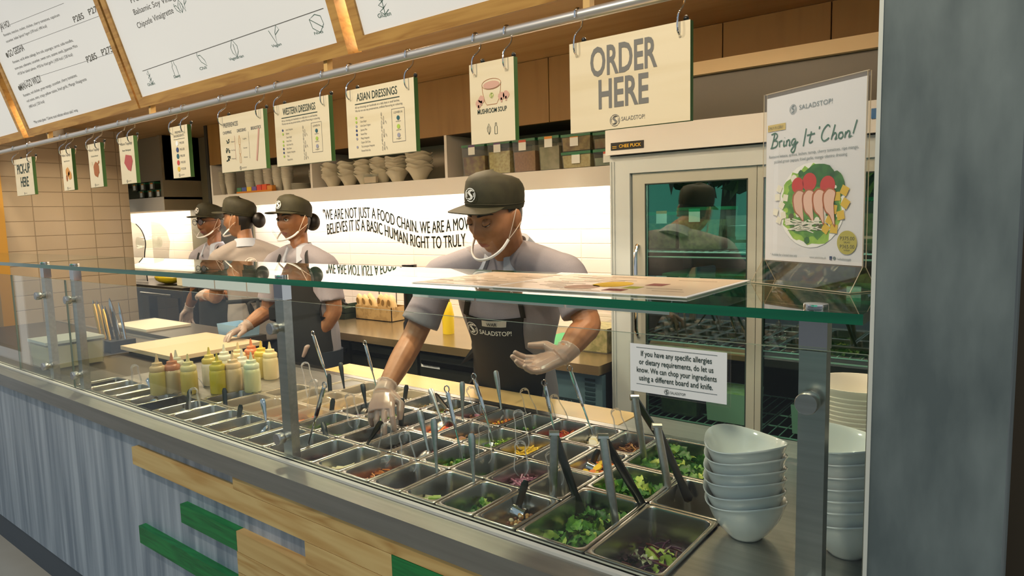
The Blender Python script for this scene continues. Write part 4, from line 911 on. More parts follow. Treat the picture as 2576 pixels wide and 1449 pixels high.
for sgm in SCR:
    cu = catmull([(x, y, 0) for x, y in sgm], 5); g.strip([pp(.065+.86*p.x/4.25, .695+.085*p.y, .0004) for p in cu], .0026, fr, 1)
PT('Romaine lettuce, quinoa, lechon, turnip, cherry tomatoes, ripe mango,', .04, .632, .018, .90, 0); PT('pickled green papaya, fried garlic, mango cilantro dressing', .10, .600, .018, .74, 0)
def circ(u, v, r, m, l, n=28, ax=1, ay=1, sd=None):
    rr = random.Random(sd) if sd else None
    g.poly([pp(u, v, l)+wx*(r*ax*math.cos(2*math.pi*k/n)*(1 if not rr else rr.uniform(.86, 1.05)))+UZ*(r*ay*math.sin(2*math.pi*k/n)*(1 if not rr else rr.uniform(.88, 1.05))) for k in range(n)], fr, .0003, m)
circ(.50, .335, .077, 4, .0003); circ(.50, .335, .074, 6, .0006, 46, sd=4); circ(.5, .335, .064, 5, .0009, 40, sd=6); circ(.58, .505, .026, 13, .0012, 20, 1.5, .8, sd=8); circ(.74, .44, .022, 13, .0012, 18, 1, 1.2, sd=9)
rr = random.Random(2)
for k in range(46): a = rr.uniform(0, 6.28); q = rr.uniform(.03, .066); circ(.50+q*math.cos(a)/pw, .33+q*math.sin(a)/ph, rr.uniform(.003, .008), rr.choice((14, 14, 6, 12, 13)), .0014, 8, sd=k+1)
for u, v, r_ in ((.37, .455, .0145), (.49, .47, .0165), (.67, .445, .0165)): circ(u, v, r_, 7, .0017, 24)
for i in range(4):
    u = .34+.105*i; pts = catmull([(u-.02, .40, 0), (u+.03, .43, 0), (u+.10, .41, 0), (u+.085, .34, 0), (u+.10, .24-.01*i, 0), (u+.05, .27, 0), (u, .30, 0), (u-.025, .36, 0), (u-.02, .40, 0)], 3)[:-1]
    shape([(p.x, p.y) for p in pts], 9, .0018+.0006*i); cu, cv = sum(p.x for p in pts)/len(pts), sum(p.y for p in pts)/len(pts); shape([(cu+(p.x-cu)*.84+.006, cv+(p.y-cv)*.9) for p in pts], 8, .0021+.0006*i)
def sqr(u, v, s, m, l, a): shape([(u+s*math.cos(a+k*1.571)/pw*.7, v+s*math.sin(a+k*1.571)/ph*.7) for k in range(4)], m, l)
for u, v, a in ((.17, .44, .3), (.15, .39, .8), (.2, .34, .2), (.13, .30, .5), (.22, .28, 1), (.17, .25, .4), (.27, .24, .9), (.24, .385, .6)): sqr(u, v, .0125, 11, .0019, a)
for u, v, a in ((.83, .41, .3), (.76, .38, .8), (.84, .34, .2), (.73, .31, .6), (.80, .275, 1), (.70, .25, .3), (.74, .20, .7), (.66, .20, .2)): sqr(u, v, .0155, 10, .0019, a)
for k in range(26): u = rr.uniform(.3, .6); v = rr.uniform(.19, .25); a = rr.uniform(-.5, .5); g.strip([pp(u-.07*math.cos(a), v-.03*math.sin(a), .003), pp(u+.07*math.cos(a), v+.03*math.sin(a), .003)], .0016, fr, 11)
circ(.86, .125, .0205, 2, .0012, 30); PT('P375.00', .80, .138, .021, .13, 12, align='L'); PT('SALAD', .835, .122, .010, .055, 12); PT('P365.00', .80, .093, .021, .13, 12); PT('WRAP', .835, .077, .010, .055, 12)
PT('* Available for a limited time only', .07, .03, .016, .30, 0); PT('www.saladstop.ph', .50, .028, .013, .165, 0); PT('/saladstopph', .77, .026, .013, .13, 0); shape([(.70, .024), (.722, .024), (.722, .045), (.70, .045)], 15, .0004); PT('f', .707, .027, .015, .01, 4); circ(.745, .035, .003, 0, .0004, 10)
g.build('print', PM, t, smooth=False)

# ================================================================ FRIDGE
FRW = M('fridge_enamel', '#bcc4c4', .35, noise=('#b3bbba', (2, 2, 2), 2, .3, .7)); FRA = M('fridge_aluminium', '#b7b8ac', .35, .35)
HOOD = M('smoked_panel', '#4a473c', .3, 0, .4); RACK = M('wire_white', '#9fb3ad', .4); DKIN = M('fridge_inside', '#1a211d', .6)
FX0, FX1 = -1.319, -.13
fg = thing('display_fridge', ((FX0+FX1)/2, YF+.3, 0), 'tall cream two door display fridge with green tinted glass', 'fridge')
g = G(); g.box(FX0, FX0+.03, YF, YB-.002, 0, 2.0); g.box(FX1-.03, FX1, YF, YB-.002, 0, 2.0); g.box(FX0+.03, FX1-.03, YB-.03, YB-.002, .1, 1.74); g.box(FX0+.03, FX1-.03, YF+.03, YB-.03, .1, .14); g.box(FX0+.03, FX1-.03, YF+.03, YB-.03, 1.70, 1.74)
g.build('cabinet', [DKIN], fg)
g = G(); g.box(FX0, FX0+.085, YF-.004, YF+.03, .12, 1.72); g.box(FX1-.085, FX1, YF-.004, YF+.03, .12, 1.72); g.box(FX0+.085, FX1-.085, YF-.004, YF+.03, 1.652, 1.72); g.box(FX0+.085, FX1-.085, YF-.004, YF+.03, 0, .2)
for k in (0, 1): g.box(FX0+.004+k*.012, FX0+.008+k*.012, YF-.008, YF-.004, .2, 1.7)
g.build('front_frame', FRW, fg)
G().box(FX0-.004, FX1, YF-.03, YF+.1, 1.724, 1.820).build('header', M('header_enamel', '#cfcfca', .25, coat=.3), fg)
G().box(FX0, FX1, YF+.0, YF+.03, 1.822, 1.975).build('smoked_panel', HOOD, fg)
G().box(FX0-.01, FX1, YF-.025, YS-.001, 1.975, 2.019).build('top_shelf_edge', M('beige_strip', '#c4ad80', .4), fg)
g = G().box(-1.298, -1.160, YF-.0325, YF-.03, 1.741, 1.769); pl = g.build('name_plate', [BLACK], fg)
g = G(); g.text('CHEE PUCK', (-1.262, YF-.0328, 1.7485), UX, UZ, .0125, w=.092, align='L', bold=.015); g.box(-1.291, -1.273, YF-.0332, YF-.0327, 1.7475, 1.7495); g.box(-1.291, -1.273, YF-.0332, YF-.0327, 1.7535, 1.7555)
g.build('lettering', M('brass_letters', '#d6ac2e', .35), pl, smooth=False)
for a, b, sd in ((-1.227, -.757, 1), (-.755, -.217, -1)):
    g = G(); y0, y1 = YF+.006, YF+.028; za, zb2 = .2, 1.650; ga, gb = (a+.052, -.7865) if sd > 0 else (-.734, b-.055)
    g.box(a, ga, y0, y1, za, zb2); g.box(gb, b, y0, y1, za, zb2); g.box(ga, gb, y0, y1, 1.610, zb2); g.box(ga, gb, y0, y1, za, za+.09)
    d_ = g.build('door', FRA, fg)
    g = G().box(ga, gb, YF+.016, YF+.021, za+.09, 1.610); g.build('door_glass', FRIDGEG, d_)
    g = G(); g.box(ga, ga+.004, y0-.001, y0+.004, za+.09, 1.61); g.box(gb-.004, gb, y0-.001, y0+.004, za+.09, 1.61); g.box(ga, gb, y0-.001, y0+.004, 1.606, 1.61); g.build('gasket', M('dark_gasket', '#20302a', .5), d_)
G().tube([(-1.205, YF+.002, 1.02), (-1.205, YF-.015, 1.05), (-1.205, YF-.015, 1.35), (-1.205, YF+.002, 1.38)], .007, 8).build('handle', CHROME, fg)
RZ = (1.352, 1.005, .70)
for z in RZ:
    for xa, xb in ((FX0+.04, -.77), (-.76, FX1-.04)):
        g = G(); ya, yb = YF+.06, YB-.06
        n = 16
        for i in range(n+1): x = xa+(xb-xa)*i/n; g.tube([(x, ya, z), (x, yb, z)], .0022, 4)
        for y in (ya, ya+.12, (ya+yb)/2, yb): g.tube([(xa, y, z-.003), (xb, y, z-.003)], .0035, 5)
        g.tube([(xa, ya, z-.022), (xb, ya, z-.022)], .004, 5)
        g.build('wire_shelf', RACK, fg)
LAB = M('sticker', '#dfe6e0', .5); LABG = M('sticker_green', '#2aa27a', .5); LABR = M('sticker_red', '#c2543c', .5); LABO = M('sticker_orange', '#d58b32', .5); LABV = M('sticker_violet', '#5a4670', .5)
def tubbox(name, x0, x1, y0, y1, z0, z1, body, lidm, content, label, cat='container', fill=.7, st=None, stp=(.5, .55), taper=.92, group=None, ct2=None):
    t = thing(name, ((x0+x1)/2, (y0+y1)/2, z0), label, cat, group); h = z1-z0; c = Vector(((x0+x1)/2, (y0+y1)/2, 0)); lh = .012 if lidm else 0
    hx, hy = (x1-x0)/2, (y1-y0)/2; g = G()
    def fr(s, z): return [(c.x-hx*s, c.y-hy*s, z), (c.x+hx*s, c.y-hy*s, z), (c.x+hx*s, c.y+hy*s, z), (c.x-hx*s, c.y+hy*s, z)]
    v = fr(taper, z0)+fr(.985, z1-lh); g.add(v, [(3, 2, 1, 0), (0, 1, 5, 4), (1, 2, 6, 5), (2, 3, 7, 6), (3, 0, 4, 7)]); g.build('tub', body, t)
    if content:
        s2 = taper+(.985-taper)*fill; g = G(); v = fr(taper-.03, z0+.004)+fr(s2-.03, z0+h*fill); g.add(v, [(3, 2, 1, 0), (4, 5, 6, 7), (0, 1, 5, 4), (1, 2, 6, 5), (2, 3, 7, 6), (3, 0, 4, 7)]); tag(g.build('contents', content, t), kind='stuff')
    if lidm: G().box(x0, x1, y0, y1, z1-lh, z1).build('lid', lidm, t)
    if st:
        yy = y0-.0015+hy*(1-taper)*(1-stp[1]); w = min(.022, hx*.45); px_ = x0+(x1-x0)*stp[0]; pz = z0+h*stp[1]
        s_ = G().box(px_-w, px_+w, yy-.001, yy, pz-w*1.05, pz+w*.7).build('sticker', LAB, t); G().box(px_-w, px_+w, yy-.0012, yy, pz+w*.7, pz+w*1.2).build('band', st, s_)
    return t
CLR = glassm('clear_tub', (.86, .88, .84), .6, .05, .1, .16, (.75, .75, .68)); GLID = M('green_lid', '#1d6b44', .4)
def mix(n, a, b, s=60): return M('mix_'+n, a, .6, noise=(b, (s, s, s), 4, .38, .62))
GAR = mix('garlic', '#8c8a5c', '#4a4a2a'); 
tubbox('storage_tub', -1.085, -.915, YF+.09, YF+.28, RZ[0]+.004, RZ[0]+.165, CLR, GLID, GAR, 'clear tub of chopped food with a green sticker on the top fridge shelf', st=LABG, stp=(.42, .8))
tubbox('storage_tub', -1.235, -1.10, YF+.12, YF+.3, RZ[0]+.004, RZ[0]+.15, CLR, GLID, GAR, 'clear tub with an orange sticker at the left of the top fridge shelf', st=LABO, stp=(.55, .85))
tubbox('storage_tub', -.905, -.79, YF+.12, YF+.3, RZ[0]+.004, RZ[0]+.13, CLR, None, mix('bag', '#8fa39a', '#5d7068', 20), 'clear bagged tub at the right of the top fridge shelf, left door')
tubbox('black_tub', -1.14, -.82, YF+.08, YF+.4, RZ[1]+.004, RZ[1]+.26, M('black_tub', '#181c1a', .45), GLID, None, 'big black lidded tub on the middle fridge shelf', st=LAB, stp=(.4, .8), taper=.96)
tubbox('storage_tub', -1.16, -1.0, YF+.09, YF+.3, RZ[2]+.004, RZ[2]+.23, CLR, GLID, mix('greens', '#4a5a2a', '#2a3a1c', 40), 'tub of dark greens on the third fridge shelf, left door')
o_ = thing('white_basin', (-.855, YF+.16, RZ[1]+.004-.10), 'white basin of cut lettuce low in the fridge beside the centre stile', 'basin')
o_.location.z = RZ[2]+.004
tubbox('storage_tub', -.97, -.80, YF+.09, YF+.26, RZ[2]+.006, RZ[2]+.12, M('white_basin', '#c9cdc2', .4), None, mix('lett', '#b9c27a', '#e0e0c0', 30), 'white basin of pale lettuce behind the allergy card', 'basin', fill=.98)
bpy.data.objects.remove(o_)
tubbox('food_carton', -.66, -.50, YF+.1, YF+.3, RZ[2]+.004, RZ[2]+.11, M('carton_white', '#c6ccc4', .5), None, mix('br', '#7a4a3a', '#c9cfc8', 18), 'white packed bundle in the fridge behind the right door', 'packet', fill=.95)
tubbox('storage_tub', -.46, -.30, YF+.1, YF+.3, RZ[2]+.004, RZ[2]+.18, CLR, None, mix('yg', '#a8b03a', '#d6d8c0', 25), 'tub of yellow green herbs at the far right of the fridge')
tubbox('red_carton', -.62, -.44, YF+.1, YF+.28, .30, .48, M('red_carton', '#7a2722', .5), None, None, 'dark red carton low in the fridge behind the right door', 'carton', st=LABR, stp=(.6, .8))
tubbox('black_tub', -.68, -.36, YF+.08, YF+.4, RZ[1]+.004, RZ[1]+.28, M('black_tub', '#181c1a', .45), None, None, 'big black tub on the middle shelf behind the right fridge door', taper=.96)
tubbox('storage_tub', -.55, -.38, YF+.1, YF+.3, RZ[0]+.004, RZ[0]+.18, CLR, GLID, GAR, 'clear tub on the top shelf behind the right fridge door', st=LABG, stp=(.5, .8))
tag(G().box(-.405, -.36, YF-.034, YF-.0305, 1.765, 1.795).build('blue_sticker', M('blue_sticker', '#1f5f94', .4)), 'blue sticker on the fridge header next to the column', 'sticker')

# ================================================================ UPPER SHELF THINGS
zs = zst+.0008; PAPERC = M('paper_cup', '#b9b6a4', .6); BOWLC = M('wavy_bowl', '#cfc9b2', .45)
cupm = G().lathe([(.026, 0), (.038, .085), (.041, .087), (.041, .091), (.036, .09), (.025, .006)], 16, (0, 0, 0), 0, True, True).build('c', PAPERC); cupme = cupm.data; bpy.data.objects.remove(cupm)
xL = [P(x, 470, Y=2.72).x for x in (560, 580, 612, 637, 658, 681, 705, 727)]
xL = [P(x, 470, Y=2.74).x for x in (560, 583, 634, 657, 680, 703, 726, 762)]
for s, x in enumerate(xL):
    yy = 2.735 if s not in (7,) else 2.84
    for k in range(9 if s < 7 else 5):
        o = bpy.data.objects.new('paper_cup', cupme); COL.objects.link(o); o.location = (x, yy, zs+.0105*k); tag(o, f'white paper cup in the {NTH[s] if s < 7 else "back right"} cup stack of the left shelf bay', 'cup', f'cups in the {NTH[s] if s < 7 else "back"} stack, left shelf bay')
plm = G().lathe([(.03, 0), (.05, .003), (.062, .009), (.063, .011), (.05, .006), (.0, .004)], 24, (0, 0, 0), 0, True, False).build('c', PAPERC); plme = plm.data; bpy.data.objects.remove(plm)
for k in range(6):
    o = bpy.data.objects.new('white_plate', plme); COL.objects.link(o); o.location = (P(757, 470, Y=2.73).x, 2.73, zs+.006*k); tag(o, 'small white plate in the stack at the right of the left shelf bay', 'plate', 'plates in the left shelf bay')
def wavy():
    n = 28; prof = [(.027, 0), (.031, .002), (.043, .026), (.056, .048), (.068, .060), (.070, .063), (.064, .060), (.052, .047), (.040, .026), (.027, .006)]; vs = []
    for r_, z in prof:
        for j in range(n): a = 2*math.pi*j/n; w = (z/.064)**3*.006*math.cos(4*a); vs.append((r_*math.cos(a), r_*math.sin(a), z+w))
    m = len(prof); o = G().add(vs, [(i*n+j, i*n+(j+1) % n, (i+1)*n+(j+1) % n, (i+1)*n+j) for i in range(m-1) for j in range(n)]+[tuple(range(n))[::-1], tuple((m-1)*n+j for j in range(n))]).build('w', BOWLC, angle=70); me = o.data; bpy.data.objects.remove(o); return me
wv_ = wavy(); rr = random.Random(5)
POSW = ['lowest', 'second', 'third', 'fourth', 'fifth', 'sixth']
for s, px in enumerate((838, 880, 921, 962, 1002, 1058)):
    x = P(px, 440, Y=2.74).x
    for k in range(6):
        o = bpy.data.objects.new('wavy_bowl', wv_); COL.objects.link(o); o.location = (x+rr.uniform(-.002, .002), 2.735, zs+.0165*k); o.rotation_euler = (rr.uniform(-.03, .03), rr.uniform(-.03, .03), rr.uniform(0, 3)); o.scale = (1.12 if s == 5 else 1,)*3
        tag(o, f'cream wavy bowl, {POSW[k]} from the bottom of the {NTH[s]} bowl stack on the shelf', 'bowl', 'wavy bowls on the middle shelf bay')
tubbox('clear_box', P(916, 440, Y=2.662).x, P(948, 440, Y=2.662).x, 2.655, 2.675, zs, zs+.055, CLR, None, M('pinkish', '#c9b9a6', .5), 'small clear box standing before the shelf bowls', 'box')
t = thing('tea_box_tray', (P(640, 470, Y=2.67).x, 2.67, zs), 'orange tray of small colourful tea boxes in the left shelf bay', 'tea tray')
x0, x1 = P(596, 475, Y=2.66).x, P(685, 470, Y=2.66).x; G().box(x0, x1, 2.655, 2.69, zs, zs+.012).build('tray', M('tray_orange', '#c0781e', .5), t)
cl = ['#3f7a5a', '#4a5a9a', '#d6b62a', '#6a5a9a', '#c4443a', '#d0542e', '#c9853a']
for k in range(7):
    a = x0+(x1-x0)*k/7; hz = .028 if k not in (4, 5) else .038
    G().box(a+.003, a+(x1-x0)/7-.003, 2.658, 2.688, zs+.0125, zs+.012+hz).build('tea_box', M('tea'+cl[k], cl[k], .5), t)
ZC = 1.0
def tubpx(pl, pr_, z0, z1, lidm, cont, label, st, **k): tubbox('storage_tub', P(pl, 410, Y=2.67).x, P(pr_, 410, Y=2.67).x, 2.665, 2.86, z0, z1, CLR, lidm, cont, label, group='green lidded tubs on the right shelf bay', st=st, **k)
zt1 = zs+.158
tubpx(1163, 1221, zs, zt1, GLID, mix('figs', '#6a4a24', '#8f7a3c', 30), 'tub of dark brown pieces, first of the green lidded shelf tubs', LABV, stp=(.45, .82), fill=.62)
tubpx(1228, 1284, zs, zt1, GLID, mix('seed', '#a89a62', '#c9c08a', 70), 'tub of pale seeds, second of the green lidded shelf tubs', LABV, stp=(.45, .82), fill=.7)
tubpx(1291, 1348, zs, zt1, GLID, mix('lent', '#8a5f34', '#9a6d3e', 90), 'tub of reddish brown grains with a red sticker on the shelf', LABR, stp=(.45, .8), fill=.62)
tubpx(1356, 1408, zs, zt1, GLID, mix('greyf', '#8f8a74', '#a49f8a', 30), 'tub of grey food with an orange sticker on the shelf', LABO, stp=(.5, .82), fill=.7)
tubpx(1413, 1487, zs, zs+.075, GLID, mix('rice', '#b9ab78', '#cabf90', 80), 'lower tub of the tallest stack with a green sticker on the shelf', LABG, stp=(.5, .6), fill=.8)
tubpx(1413, 1487, zs+.0765, zs+.155, GLID, mix('nuts', '#7d6640', '#a08a58', 40), 'upper tub of mixed nuts stacked on the green stickered tub', LABO, stp=(.45, .6), fill=.9)
tubpx(1493, 1560, zs, zs+.075, GLID, mix('g2', '#7a8a78', '#8f9c88', 20), 'lower tub at the shelf end beside the fridge', LABR, stp=(.55, .5), fill=.5)
tubpx(1493, 1560, zs+.0765, zs+.15, GLID, mix('g3', '#7d5a40', '#8f8a68', 25), 'upper tub at the shelf end beside the fridge', None, fill=.6)
for i, (px, py) in enumerate(((340, 473), (360, 469), (383, 466), (358, 497), (380, 493), (400, 488))):
    p = P(px, py, Y=2.67); w = .048
    tubbox('small_jar', p.x-w, p.x+w, 2.665, 2.75, (zst+.021 if i > 2 else zst+.086), (zst+.084 if i > 2 else zst+.149), M('dark_jar', '#2b3324', .3), GLID, None, f'small dark green jar, {"lower" if i > 2 else "upper"} row, {NTH[i % 3]} from the left in the corner cabinet', 'jar', st=LABO, stp=(.5, .5), taper=.97)

# ================================================================ BACK COUNTER
bc = thing('back_counter', (-3.0, 2.65, 0), 'long steel back counter with dark fridge doors under the lit wall', 'counter')
BX0, BX1 = -3.50, -1.345
G().box(BX0, BX1, 2.285, YB-.002, .862, .90).build('worktop', M('worktop_steel', '#b39a72', .22, .75, noise=('#9a855f', (4, 4, 4), 3, .3, .7)), bc)
G().box(BX0, BX1, 2.34, YB-.002, .08, .8615).build('carcass', M('charcoal_steel', '#2a2c29', .4, .4), bc)
for i, (a, b) in enumerate(((-3.48, -2.92), (-2.90, -2.40), (-2.38, -1.64))):
    d_ = G().box(a, b, 2.315, 2.34, .12, .845).build('door', M('door_charcoal', '#33352f', .35, .5), bc); G().box(a+.02, b-.02, 2.305, 2.315, .79, .81).build('grip', DARKST, d_)
g = G().box(-1.60, BX1, 2.312, 2.34, .55, .855); un = g.build('cooling_unit', M('blue_grey_steel', '#5f7f8c', .35, .3), bc)
g = G()
for k in range(7): g.box(-1.425, -1.378, 2.309, 2.312, .828-.019*k, .838-.019*k)
g.build('louvres', M('louvre_dark', '#1f3a44', .5), un); G().box(-1.59, -1.44, 2.3095, 2.312, .715, .742).build('badge', M('badge_dark', '#22323a', .4), un)
g = G(); g.text('Friedrich', (-1.585, 2.309, .721), UX, UZ, .015, w=.105, align='L', bold=.01); g.build('lettering', M('badge_letters', '#6f8890', .4), un, smooth=False)
lb = G().box(-2.37, -2.245, 2.3135, 2.3148, .775, .792).build('label', WHITE, bc); g = G(); g.text('CAN DAN WELLS', (-2.355, 2.3133, .78), UX, UZ, .007, w=.095, align='L'); g.build('lettering', BLACKM, lb, smooth=False)
g = G(); g.disc((-2.42, 2.3135, .835), (0, -1, 0), .018, .006, 16); g.build('lock', CHROME, bc)
zc = .9005
t = thing('paper_roll_box', (-3.12, 2.69, zc), 'kraft box of paper wrapped rolls on the back counter', 'box')
g = G(); bx0, bx1, by0, by1 = -3.29, -2.965, 2.67, 2.80; g.box(bx0, bx1, by0, by0+.004, zc, zc+.085); g.box(bx0, bx1, by1-.004, by1, zc, zc+.085); g.box(bx0, bx0+.004, by0, by1, zc, zc+.085); g.box(bx1-.004, bx1, by0, by1, zc, zc+.085); g.box(bx0, bx1, by0, by1, zc, zc+.004)
g.build('box', M('kraft', '#a98c5c', .6, noise=('#937749', (30, 30, 30), 2, .45, .6)), t)
g = G(); [g.tube(catmull([(x, by1-.01, zc+.08), (x+.01, by1-.02, zc+.2), (x+.03*(1 if x < -3.1 else -1), by1-.02, zc+.24)], 5), .003, 5) for x in (-3.2, -3.05)]; g.build('handle', BLACKM, t)
rr = random.Random(9); KR = M('roll_paper', '#cdb07a', .55); OV = M('roll_print', '#7a5f36', .55)
for k in range(9):
    x = bx0+.025+(bx1-bx0-.05)*k/8; y = by0+.03+.06*(k % 2); tl = rr.uniform(-.25, .25)
    r_ = thing('wrapped_roll', (x, y, zc+.02), f'paper wrapped roll, {(NTH+["eighth", "ninth"])[k]} from the left in the kraft box', 'wrapped roll', 'paper wrapped rolls')
    d = Vector((math.sin(tl), -.1, 1)).normalized(); b = Vector((x, y, zc+.02))
    G().tube([b, b+d*.02, b+d*.10, b+d*.125, b+d*.135], [.014, .021, .023, .015, .004], 10, flat=(1.1, .8), side=UX).build('wrap', KR, r_)
    c = b+d*.093-Vector((0, .0195, 0)); G().poly([c+UX*.012*math.cos(a*.45)+d*.02*math.sin(a*.45) for a in range(14)], -UY, .0006).build('oval_print', OV, r_)
g = G().lathe([(.045, 0), (.045, .05), (.038, .06), (.036, .28), (.04, .30), (.04, .36)], 20, (-2.62, 2.5, zc), 0, True, True); tag(g.build('grinder', M('black_gloss', '#15130f', .2), loc=(-2.62, 2.5, zc)), 'tall black grinder beside the roll box on the back counter', 'grinder')
tubbox('serving_tray', -3.49, -3.31, 2.60, 2.86, zc, zc+.035, M('dark_tray', '#1e2a20', .4), None, None, 'dark green tray on the back counter left of the roll box', 'tray', taper=.95)
tubbox('serving_tray', -3.485, -3.315, 2.61, 2.85, zc+.036, zc+.07, M('dark_tray', '#1e2a20', .4), None, M('foil_liner', '#8fa080', .3), 'upper dark green tray stacked left of the roll box', 'tray', taper=.95, fill=.3)
g = G(); g.tube(catmull([(-3.48, 2.62, zc+.085), (-3.45, 2.62, zc+.1), (-3.40, 2.63, zc+.115), (-3.35, 2.63, zc+.1), (-3.32, 2.63, zc+.09)], 5), [.008]*5+[.022]*10+[.008]*6, 8); tag(g.build('hand_tool', BLACKM, loc=(-3.4, 2.62, zc+.08)), 'black hand tool lying on the stacked trays', 'tool')
g = G(); [g.lathe([(.027+.001*k, .018*k), (.033+.001*k, .018*k+.016), (.03+.001*k, .018*k+.017)], 14, (-3.40, 2.52, zc), k % 2, k == 0, True) for k in range(12)]; tag(g.build('striped_cups', [M('cup_cream', '#d6cda6', .5), M('cup_green', '#6f7d3a', .5)], loc=(-3.40, 2.52, zc)), 'green and cream striped cup stack beside the trays', 'cups')
tubbox('noodle_tub', P(1452, 880, Y=2.5).x, P(1528, 880, Y=2.5).x, 2.5, 2.68, zc, zc+.145, CLR, None, mix('noodle', '#c2b27a', '#8f8a4a', 45), 'clear tub of pale noodles on the back counter beside the fridge', 'tub', fill=.75)
tag(G().box(-1.84, -1.66, 2.5, 2.78, zc, zc+.018).build('green_cutting_board', M('green_board', '#2f9a5c', .4)), 'green cutting board on the back counter behind the left arm', 'cutting board')
yb_ = thing('yellow_bottle', (-2.40, 2.55, zc), 'yellow bottle on the back counter behind the apron', 'bottle'); G().lathe([(.03, 0), (.032, .1), (.02, .16), (.012, .17)], 16, (-2.40, 2.55, zc), 0, True, True).build('body', M('bottle_yellow', '#d0b41e', .3), yb_); G().lathe([(.014, .165), (.014, .19), (.006, .215)], 12, (-2.40, 2.55, zc), 0, True, True).build('cap', M('bottle_cap', '#8a7a1c', .4), yb_)

# ================================================================ LEFT END: PREP TABLE AND THINGS ON IT
tp = thing('prep_table', (-3.75, 1.62, 0), 'grey steel prep table behind the far left glass with pale boards', 'table')
G().box(-4.6, -3.3, YD+.03, 2.06, .862, .895).build('table_top', M('dark_deck', '#6a6358', .4, .8), tp); G().box(-4.55, -3.35, YD+.05, 2.02, .1, .8615).build('body', M('grey_laminate', '#5a5f5c', .5), tp)
tag(G().box(-3.56, -3.02, 1.42, 1.86, .8962, .915).build('cutting_board', M('cream_board', '#cdb592', .45)), 'big cream cutting board behind the squeeze bottles', 'cutting board')
tag(G().box(-3.52, -3.06, 1.44, 1.698, .873, .8958).build('board_riser', M('dark_riser', '#4a4c46', .5)), 'dark riser block under the big cream cutting board', 'block')
tag(G().box(-4.45, -4.0, 1.74, 2.0, .8962, .91).build('cutting_board', M('pale_board', '#d3c6ae', .45)), 'pale cutting board farther left behind the knife bin', 'cutting board')
kb = thing('knife_bin', (-3.72, 1.46, .873), 'black bin of upright long handled utensils at the left end', 'bin')
g = G(); g.box(-3.80, -3.62, 1.40, 1.52, .8735, .93); g.build('bin', BLACKM, kb)
rr = random.Random(12); GOLD = M('brass_handle', '#b08a3e', .3, .6)
for k in range(9):
    x, y = -3.79+.018*k+.005, 1.42+.03*(k % 3); d = Vector((-.42+rr.uniform(-.06, .06), rr.uniform(-.05, .1), 1)).normalized(); b = Vector((x, y, .9305)); L = rr.uniform(.15, .21)
    kn = thing('utensil', tuple(b), f'slim dark and brass utensil, {(NTH+["eighth", "last"])[k]} from the left in the black bin', 'utensil', 'utensils in the black bin'); G().tube([b, b+d*L*.8, b+d*L], [.006, .009, .005], 6, flat=(1, .6)).build('shaft', (GOLD, BLACKM, CHROME)[k % 3], kn)
    G().tube([b+d*L, b+d*(L+.02)], [.004, .002], 6).build('tip', CHROME, kn)
tubbox('food_box', P(45, 925, Z=.873).x, P(150, 930, Z=.873).x, 1.06, 1.30, .873, 1.0, CLR, M('frosted_lid', '#b9bdb4', .3), M('cream_food', '#cfc29a', .5), 'clear box of cream coloured food at the far left of the counter', 'box', fill=.82)
ov = thing('oven', (-5.3, 2.7, 0), 'black oven cabinet at the far left under a yellow packet', 'oven')
G().box(-6.30, -5.05, 2.48, YB-.04, 0, 1.03).build('body', BLACK, ov); d_ = G().box(-5.7, -5.1, 2.465, 2.48, .45, .95).build('door', M('oven_glass', '#0c0c0c', .08), ov); G().tube([(-5.65, 2.44, .97), (-5.15, 2.44, .97)], .01, 8).build('handle', DARKST, d_)
g = G(); g.ell((-5.54, 2.62, 1.085), .16, .09, .055, None, 0, 14, 8); tag(g.build('yellow_packet', M('yellow_packet', '#cdb41e', .35, bump=(.5, .01, (20, 20, 20))), loc=(-5.54, 2.62, 1.031)), 'crumpled yellow packet on the black oven', 'packet')
bk = thing('small_sign', (-5.24, 2.58, 1.031), 'small cream card with dark print on the black oven', 'card'); G().box(-5.31, -5.17, 2.57, 2.58, 1.0315, 1.16).build('card', M('card_cream', '#d6ceb0', .5), bk)
ds = thing('acrylic_dispenser', (-6.0, 2.72, 1.0315), 'clear curved acrylic hood with a roll inside, before the far lit wall', 'dispenser')
a_ = [(-6.22, 1.035), (-6.22, 1.55), (-6.05, 1.52), (-5.95, 1.46), (-5.90, 1.36), (-5.94, 1.24), (-5.92, 1.035)]
G().poly([(x, 2.62, z) for x, z in a_], UY, .004).build('side', CLEARPL, ds); G().poly([(x, 2.82, z) for x, z in a_], UY, .004).build('side', CLEARPL, ds)
G().tube([(-6.06, 2.63, 1.36), (-6.06, 2.81, 1.36)], .05, 16).build('roll', CLR, ds); G().tube(catmull([(x, 2.62, z) for x, z in a_[2:]], 4), .004, 5).build('edge', BLACKM, ds)
tubbox('blue_stand_in', -3.52, -3.32, 1.90, 2.04, .8962, .96, M('stand_in_blue', '#8fb0c6', .4), None, None, 'light blue basin shape on the prep table, standing in for a reflection', 'basin')  # solid shape added in place of a bluish reflection

